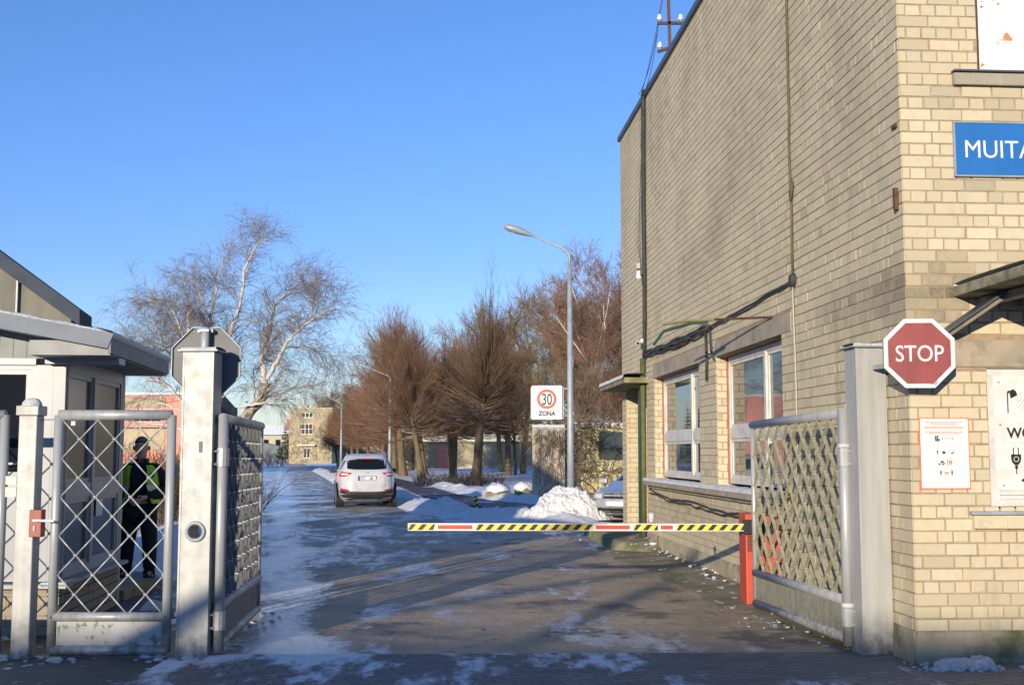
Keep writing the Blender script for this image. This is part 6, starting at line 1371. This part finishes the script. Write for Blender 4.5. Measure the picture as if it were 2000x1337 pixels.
for i in range(110):
    x = rgv.uniform(1.95, 4.6); a, ra = limb(rgv, (x, 43.42 + (x - 1.9) * .113, rgv.choice([.2, 1.0, 1.8, 2.6])), (rgv.normal(0, 1), 0, rgv.normal(.2, .6)), rgv.uniform(.6, 2.0), rgv.uniform(.012, .03), .007, 10, .33, 0); a[:, 1] = 43.42 + (a[:, 0] - 1.9) * .113 + rgv.normal(0, .03, len(a)); a[:, 2] = np.clip(a[:, 2], .05, 2.85); vn.append((a, ra))
for i in range(480):
    x = rgv.normal(2.2, .45); z = np.clip(rgv.normal(1.9, .75), .2, 3.0); y = 42.8 + rgv.normal(0, .3); vn.append(limb(rgv, (x, y, z), (rgv.normal(0, 1), rgv.normal(0, .5), rgv.normal(-.3, .7)), rgv.uniform(.3, .9), .011, .006, 4, .3, -.2))
for i in range(160):
    x = rgv.uniform(.8, 1.9); vn.append(limb(rgv, (x, 41.45 + (x - .72) * .5, 2.6 * rgv.random() ** .4), (rgv.normal(0, .5), -.05, -1), rgv.uniform(.3, 1.0), .010, .006, 4, .2, -.2))
o = put('ivy', np_mesh('ivy', *fast_tubes(vn, 3), barkmat('dry_ivy', (.25, .18, .12), (.14, .105, .07))), t); o.location = (-1.0, -42, 0)

def simple_block(t, corner, d, L, Hh, ops, wm, depth=8, parapet=None, name='wall', rec=.15):
    nrm = (d[1], -d[0]); F = frame_fn(corner, d, nrm); mb = MB(); wall_core(mb, F, 0, L, -.1, Hh, ops)
    for o in ops: reveals(mb, F, o, rec)
    return F, mb
def blk_window(F, o, parent, fm, gm, cols, rows_, rec=.15):
    t0, t1, z0, z1 = o; mb = MB(); fw = .09
    bxF(mb, F, t0, t1, z0, z0 + fw, -rec - .05, -rec + .02); bxF(mb, F, t0, t1, z1 - fw, z1, -rec - .05, -rec + .02)
    for i in range(cols + 1):
        x = t0 + (t1 - t0 - fw) * i / cols; bxF(mb, F, x, x + fw, z0 + fw, z1 - fw, -rec - .05, -rec + .02)
    for j in range(1, rows_): z = z0 + (z1 - z0) * j / rows_; bxF(mb, F, t0 + fw, t1 - fw, z - .04, z + .04, -rec - .045, -rec + .015)
    W_ = mb.build('window', fm, parent); mb = MB(); bxF(mb, F, t0, t1, z0, z1, -rec - .08, -rec - .04); mb.build('pane', gm, W_); return W_
# pink building on the left
t = thing('pink_building', 'salmon pink two storey building with cream panels and snow on its flat roof', 'building', (-24.8, 100, 0))
pink = mat('salmon_render', (.72, .29, .21), (.64, .25, .185), .9, sc=.6); cream = mat('cream_render', (.42, .36, .23), (.33, .285, .185), .9, sc=.5)
ops = [(4.9, 7.7, 4.3, 5.45), (16, 18.8, 4.3, 5.45)]
F, mb = simple_block(t, (-24.8, 100), (-1, 0), 24, 6.6, ops, pink); nrm_fix = None
F = frame_fn((-24.8, 100), (-1, 0), (0, -1)); mb = MB(); wall_core(mb, F, 0, 24, -.1, 6.6, ops); [reveals(mb, F, o, .15) for o in ops]
F2 = frame_fn((-24.8, 100), (-.195, .98), (.98, .195)); mb.add([F(24, 0), F2(46, 0, 0), F2(46, 7.3, 0), F(24, 7.3)], [(0, 1, 2, 3)]); mb.build('wall', pink, t)
brn = mat('brown_brick_far', (.17, .10, .075), (.13, .08, .06), .9, sc=.7)
ops2 = [(3 + 4.2 * k, 5.6 + 4.2 * k, a, b) for k in range(10) for a, b in ((4.2, 5.8), (1.2, 2.9))]
mb = MB(); wall_core(mb, F2, 0, 46, -.1, 7.0, ops2); [reveals(mb, F2, o, .15) for o in ops2]; mb.build('side_wall', brn, t)
for o in ops2[:12]: blk_window(F2, o, t, M['white_pvc'], M['glass_dark'], 2, 1)
mb = MB(); mb.add([F(-.1, 6.62, .2), F(24, 6.62, .2), F2(46, 6.62, 0), F2(46, 6.62, .1), F2(0, 6.62, .1)], [(0, 1, 2, 3, 4)]); mb.add([F(-.1, 6.80, .2), F(24, 6.80, .2), F(24, 6.6, .22), F(-.1, 6.6, .22)], [(0, 1, 2, 3)]); mb.build('roof_snow', M['snow'], t)
for b_ in ((4.6, 8.0, 5.55, 6.45), (4.6, 8.0, 1.9, 3.75), (15.8, 19, 5.55, 6.45)): mb = MB(); bxF(mb, F, *b_, .0, .05); mb.build('cream_panel', cream, t)
mb = MB(); bxF(mb, F, 4.0, 8.4, 3.85, 4.0, .0, .5); mb.build('canopy', mat('grey_band', (.32, .25, .22)), t)
for o in ops: blk_window(F, o, t, M['white'], M['glass_dark'], 3, 1)
mb = MB(); [bxF(mb, F, 4.95 + .24 * k, 4.98 + .24 * k, 4.3, 4.95, .0, .04) for k in range(12)]; mb.build('bars', M['rust'], t)
# long cream wall behind the lindens
t = thing('cream_garage', 'long low cream building with a pink door bay behind the linden trunks', 'building', (-8, 132, 0))
F = frame_fn((14, 126), (-1, .28), (-.28, -1)); mb = MB(); wall_core(mb, F, 0, 34, -.1, 2.9, []); bxF(mb, F, 0, 34, 2.9, 3.0, -6, .3); mb.build('wall', cream, t)
for b_ in ((20.6, 22.4), (28, 29)): mb = MB(); bxF(mb, F, *b_, 0, 2.5, .0, .06); mb.build('door', pink, t)
mb = MB(); [bxF(mb, F, a, a + .12, .35, 2.85, 0, .03) for a in (3, 8, 13, 18, 24, 31)]; bxF(mb, F, 0, 34, 0, .35, 0, .04); mb.build('pilaster', pm, t)
# old brick block
t = thing('brick_block', 'old pale brick block with three windows and vines at the bend of the road', 'building', (-37.7, 200, 0))
yb = mat('yellow_old_brick', (.40, .335, .21), (.27, .23, .15), .9, sc=.5, col3=(.17, .15, .10), sc3=.7, lo3=.55, hi3=.68); rb = mat('red_old_brick', (.33, .15, .10), (.26, .13, .09), .9, sc=.6)
ops = [(1.95, 4.0, 7.7, 8.6), (1.95, 3.95, 4.9, 6.7), (2.4, 3.6, .9, 2.6)]
F = frame_fn((-37.7, 200), (.998, -.06), (-.06, -.998)); mb = MB(); wall_core(mb, F, 0, 7.3, -.1, 9.25, ops); [reveals(mb, F, o, .2) for o in ops]; mb.add([F(7.3, 0), F(7.3, 0, -14), F(7.3, 9.25, -14), F(7.3, 9.25)], [(0, 1, 2, 3)]); mb.add([F(0, 9.2), F(7.3, 9.2), F(7.3, 9.2, -14), F(0, 9.2, -14)], [(0, 1, 2, 3)]); mb.build('wall', yb, t)
for o, c_, r_ in zip(ops, (3, 3, 2), (1, 2, 1)): blk_window(F, o, t, M['white'], M['glass_dark'], c_, r_)
F3 = frame_fn((-37.7, 200), (-.19, .98), (-.98, -.19)); o3 = [(2 + 3.4 * k, 3.8 + 3.4 * k, a, b) for k in range(5) for a, b in ((1.0, 2.8), (4.4, 6.2))]
mb = MB(); wall_core(mb, F3, 0, 26, -.1, 7.2, o3); mb.build('side_wall', rb, t); mb = MB(); [bxF(mb, F3, *o, -.14, -.1) for o in o3]; mb.build('side_windows', M['glass_dark'], t)
mb = MB(); bxF(mb, F, -.15, 7.45, 9.25, 9.4, -14, .2); bxF(mb, F, 2.0, 2.3, 9.4, 9.7, -2, -1.6); bxF(mb, F, 3.0, 3.3, 9.4, 9.7, -2, -1.6); mb.build('parapet', pm, t)
mb = MB(); bxF(mb, F, 1.6, 4.6, 2.95, 3.05, .0, .9); CP = mb.build('canopy', pm, t); snow_strip(F, 1.6, 4.6, 3.05, 0, .9, .12, 9, CP)
rgv = np.random.default_rng(8); vn = []
for i in range(120): p_ = F(rgv.uniform(0, 7.2), rgv.uniform(0, 6), .1); vn.append(limb(rgv, tuple(p_), (rgv.normal(0, .6), 0, 1), rgv.uniform(.8, 2.8), .03, .015, 6, .25, .1))
o = put('vines', np_mesh('vines', *fast_tubes(vn, 3), bpy.data.materials['dry_ivy']), t); o.location = (37.7, -200, 0)
# house at the end of the road
t = thing('end_house', 'far house with a snowy roof and red chimney at the end of the road', 'building', (-62, 300, 0))
mb = MB(); mb.bx(-67, -50.5, 300, 310, -.1, 6.4); mb.build('wall', mat('buff_wall', (.42, .36, .25)), t)
mb = MB(); mb.add([(-68, 299, 6.4), (-50, 299, 6.4), (-50, 304, 9.0), (-68, 304, 9.0), (-68, 311, 6.2), (-50, 311, 6.2)], [(0, 1, 2, 3), (3, 2, 5, 4)]); RF = mb.build('roof', M['snow'], t)
mb = MB(); mb.bx(-57.6, -56.7, 301.5, 302.4, 7.5, 10.4); mb.build('chimney', rb, RF)
mb = MB(); [mb.bx(-66 + 3 * k, -64.8 + 3 * k, 299.9, 299.96, 3.6, 5.2) for k in range(5)]; mb.build('windows', M['glass_dark'], t)
t = thing('grey_shed', 'dark low shed before the far end house', 'building', (-62, 268, 0))
mb = MB(); mb.prism([(-70, 0), (-46, 0), (-46, 2.6), (-52, 3.1), (-70, 6.4)], lambda a, b, d: Vector((a, 272 + d, b)), 0, 6); mb.build('wall', mat('shed_grey', (.16, .18, .20), (.11, .12, .14), .8, sc=.5), t)
mb = MB(); mb.bx(-55.5, -53, 271.9, 272.0, 0, 2.3); mb.build('door', M['flashing'], t)
# houses and a pole across the street, behind the photographer: they shade the foreground
t = thing('street_house', 'plain plastered building across the street behind the photographer', 'building', (-8, -38, 0))
mb = MB(); mb.bx(-34, 6, -44, -34.5, 0, 8.42); mb.build('wall', plm, t); mb = MB(); mb.bx(-34.3, 6.3, -44.3, -34.3, 8.42, 8.52); mb.build('roof', M['flashing'], t)
t = thing('utility_pole', 'wooden utility pole behind the photographer', 'pole', (-9.9, -16, 0))
mb = MB(); mb.tube([(-9.9, -16, 0), (-9.9, -16, 5.8)], [.19, .16], 10); mb.build('post', M['wood'], t); mb = MB(); mb.lathe([(.17, 0), (.18, .05), (.05, .12), (0, .13)], (-9.9, -16, 5.8), 10); mb.build('cap', M['galv'], t)
t = thing('shadow_beam', 'unseen slanting boom of a barrier across the street behind the photographer', 'barrier', (-16.2, -10, 0))
mb = MB(); mb.tube([(-16.2, -10, .9), (-7.6, -9.9, 5.35)], [.13, .09], 8); mb.build('beam', M['white'], t); mb = MB(); mb.bx(-16.45, -15.95, -10.2, -9.8, 0, 1.1); mb.build('cabinet', M['barrier_red'], t, bevel=.02)  # added beam and foot, out of view, to cast the slanting shadow streak
for x, z, lab in ((-43.0, 8.7, 'upper right one of two tiny gulls in the far sky'), (-44.6, 7.4, 'lower left one of two tiny gulls in the far sky')):
    t = thing('gull', lab, 'bird', (x, 205, z), .4); mb = MB(); rows = [[Vector((x + r_ * math.cos(a), 205 + s_, z + r_ * math.sin(a))) for a in (2 * math.pi * k / 8 for k in range(8))] for s_, r_ in ((-.25, .01), (-.15, .06), (.0, .08), (.15, .05), (.3, .01))]; mb.grid(rows, close=True); mb.build('body', M['galv'], t, smooth=True)
    for sx in (-1, 1): mb = MB(); mb.bar((x, 205, z + .03), (x + sx * .3, 205, z + .16), .16, .02); mb.bar((x + sx * .3, 205, z + .16), (x + sx * .62, 205.05, z + .08), .10, .015); mb.build('wing', M['galv'], t)
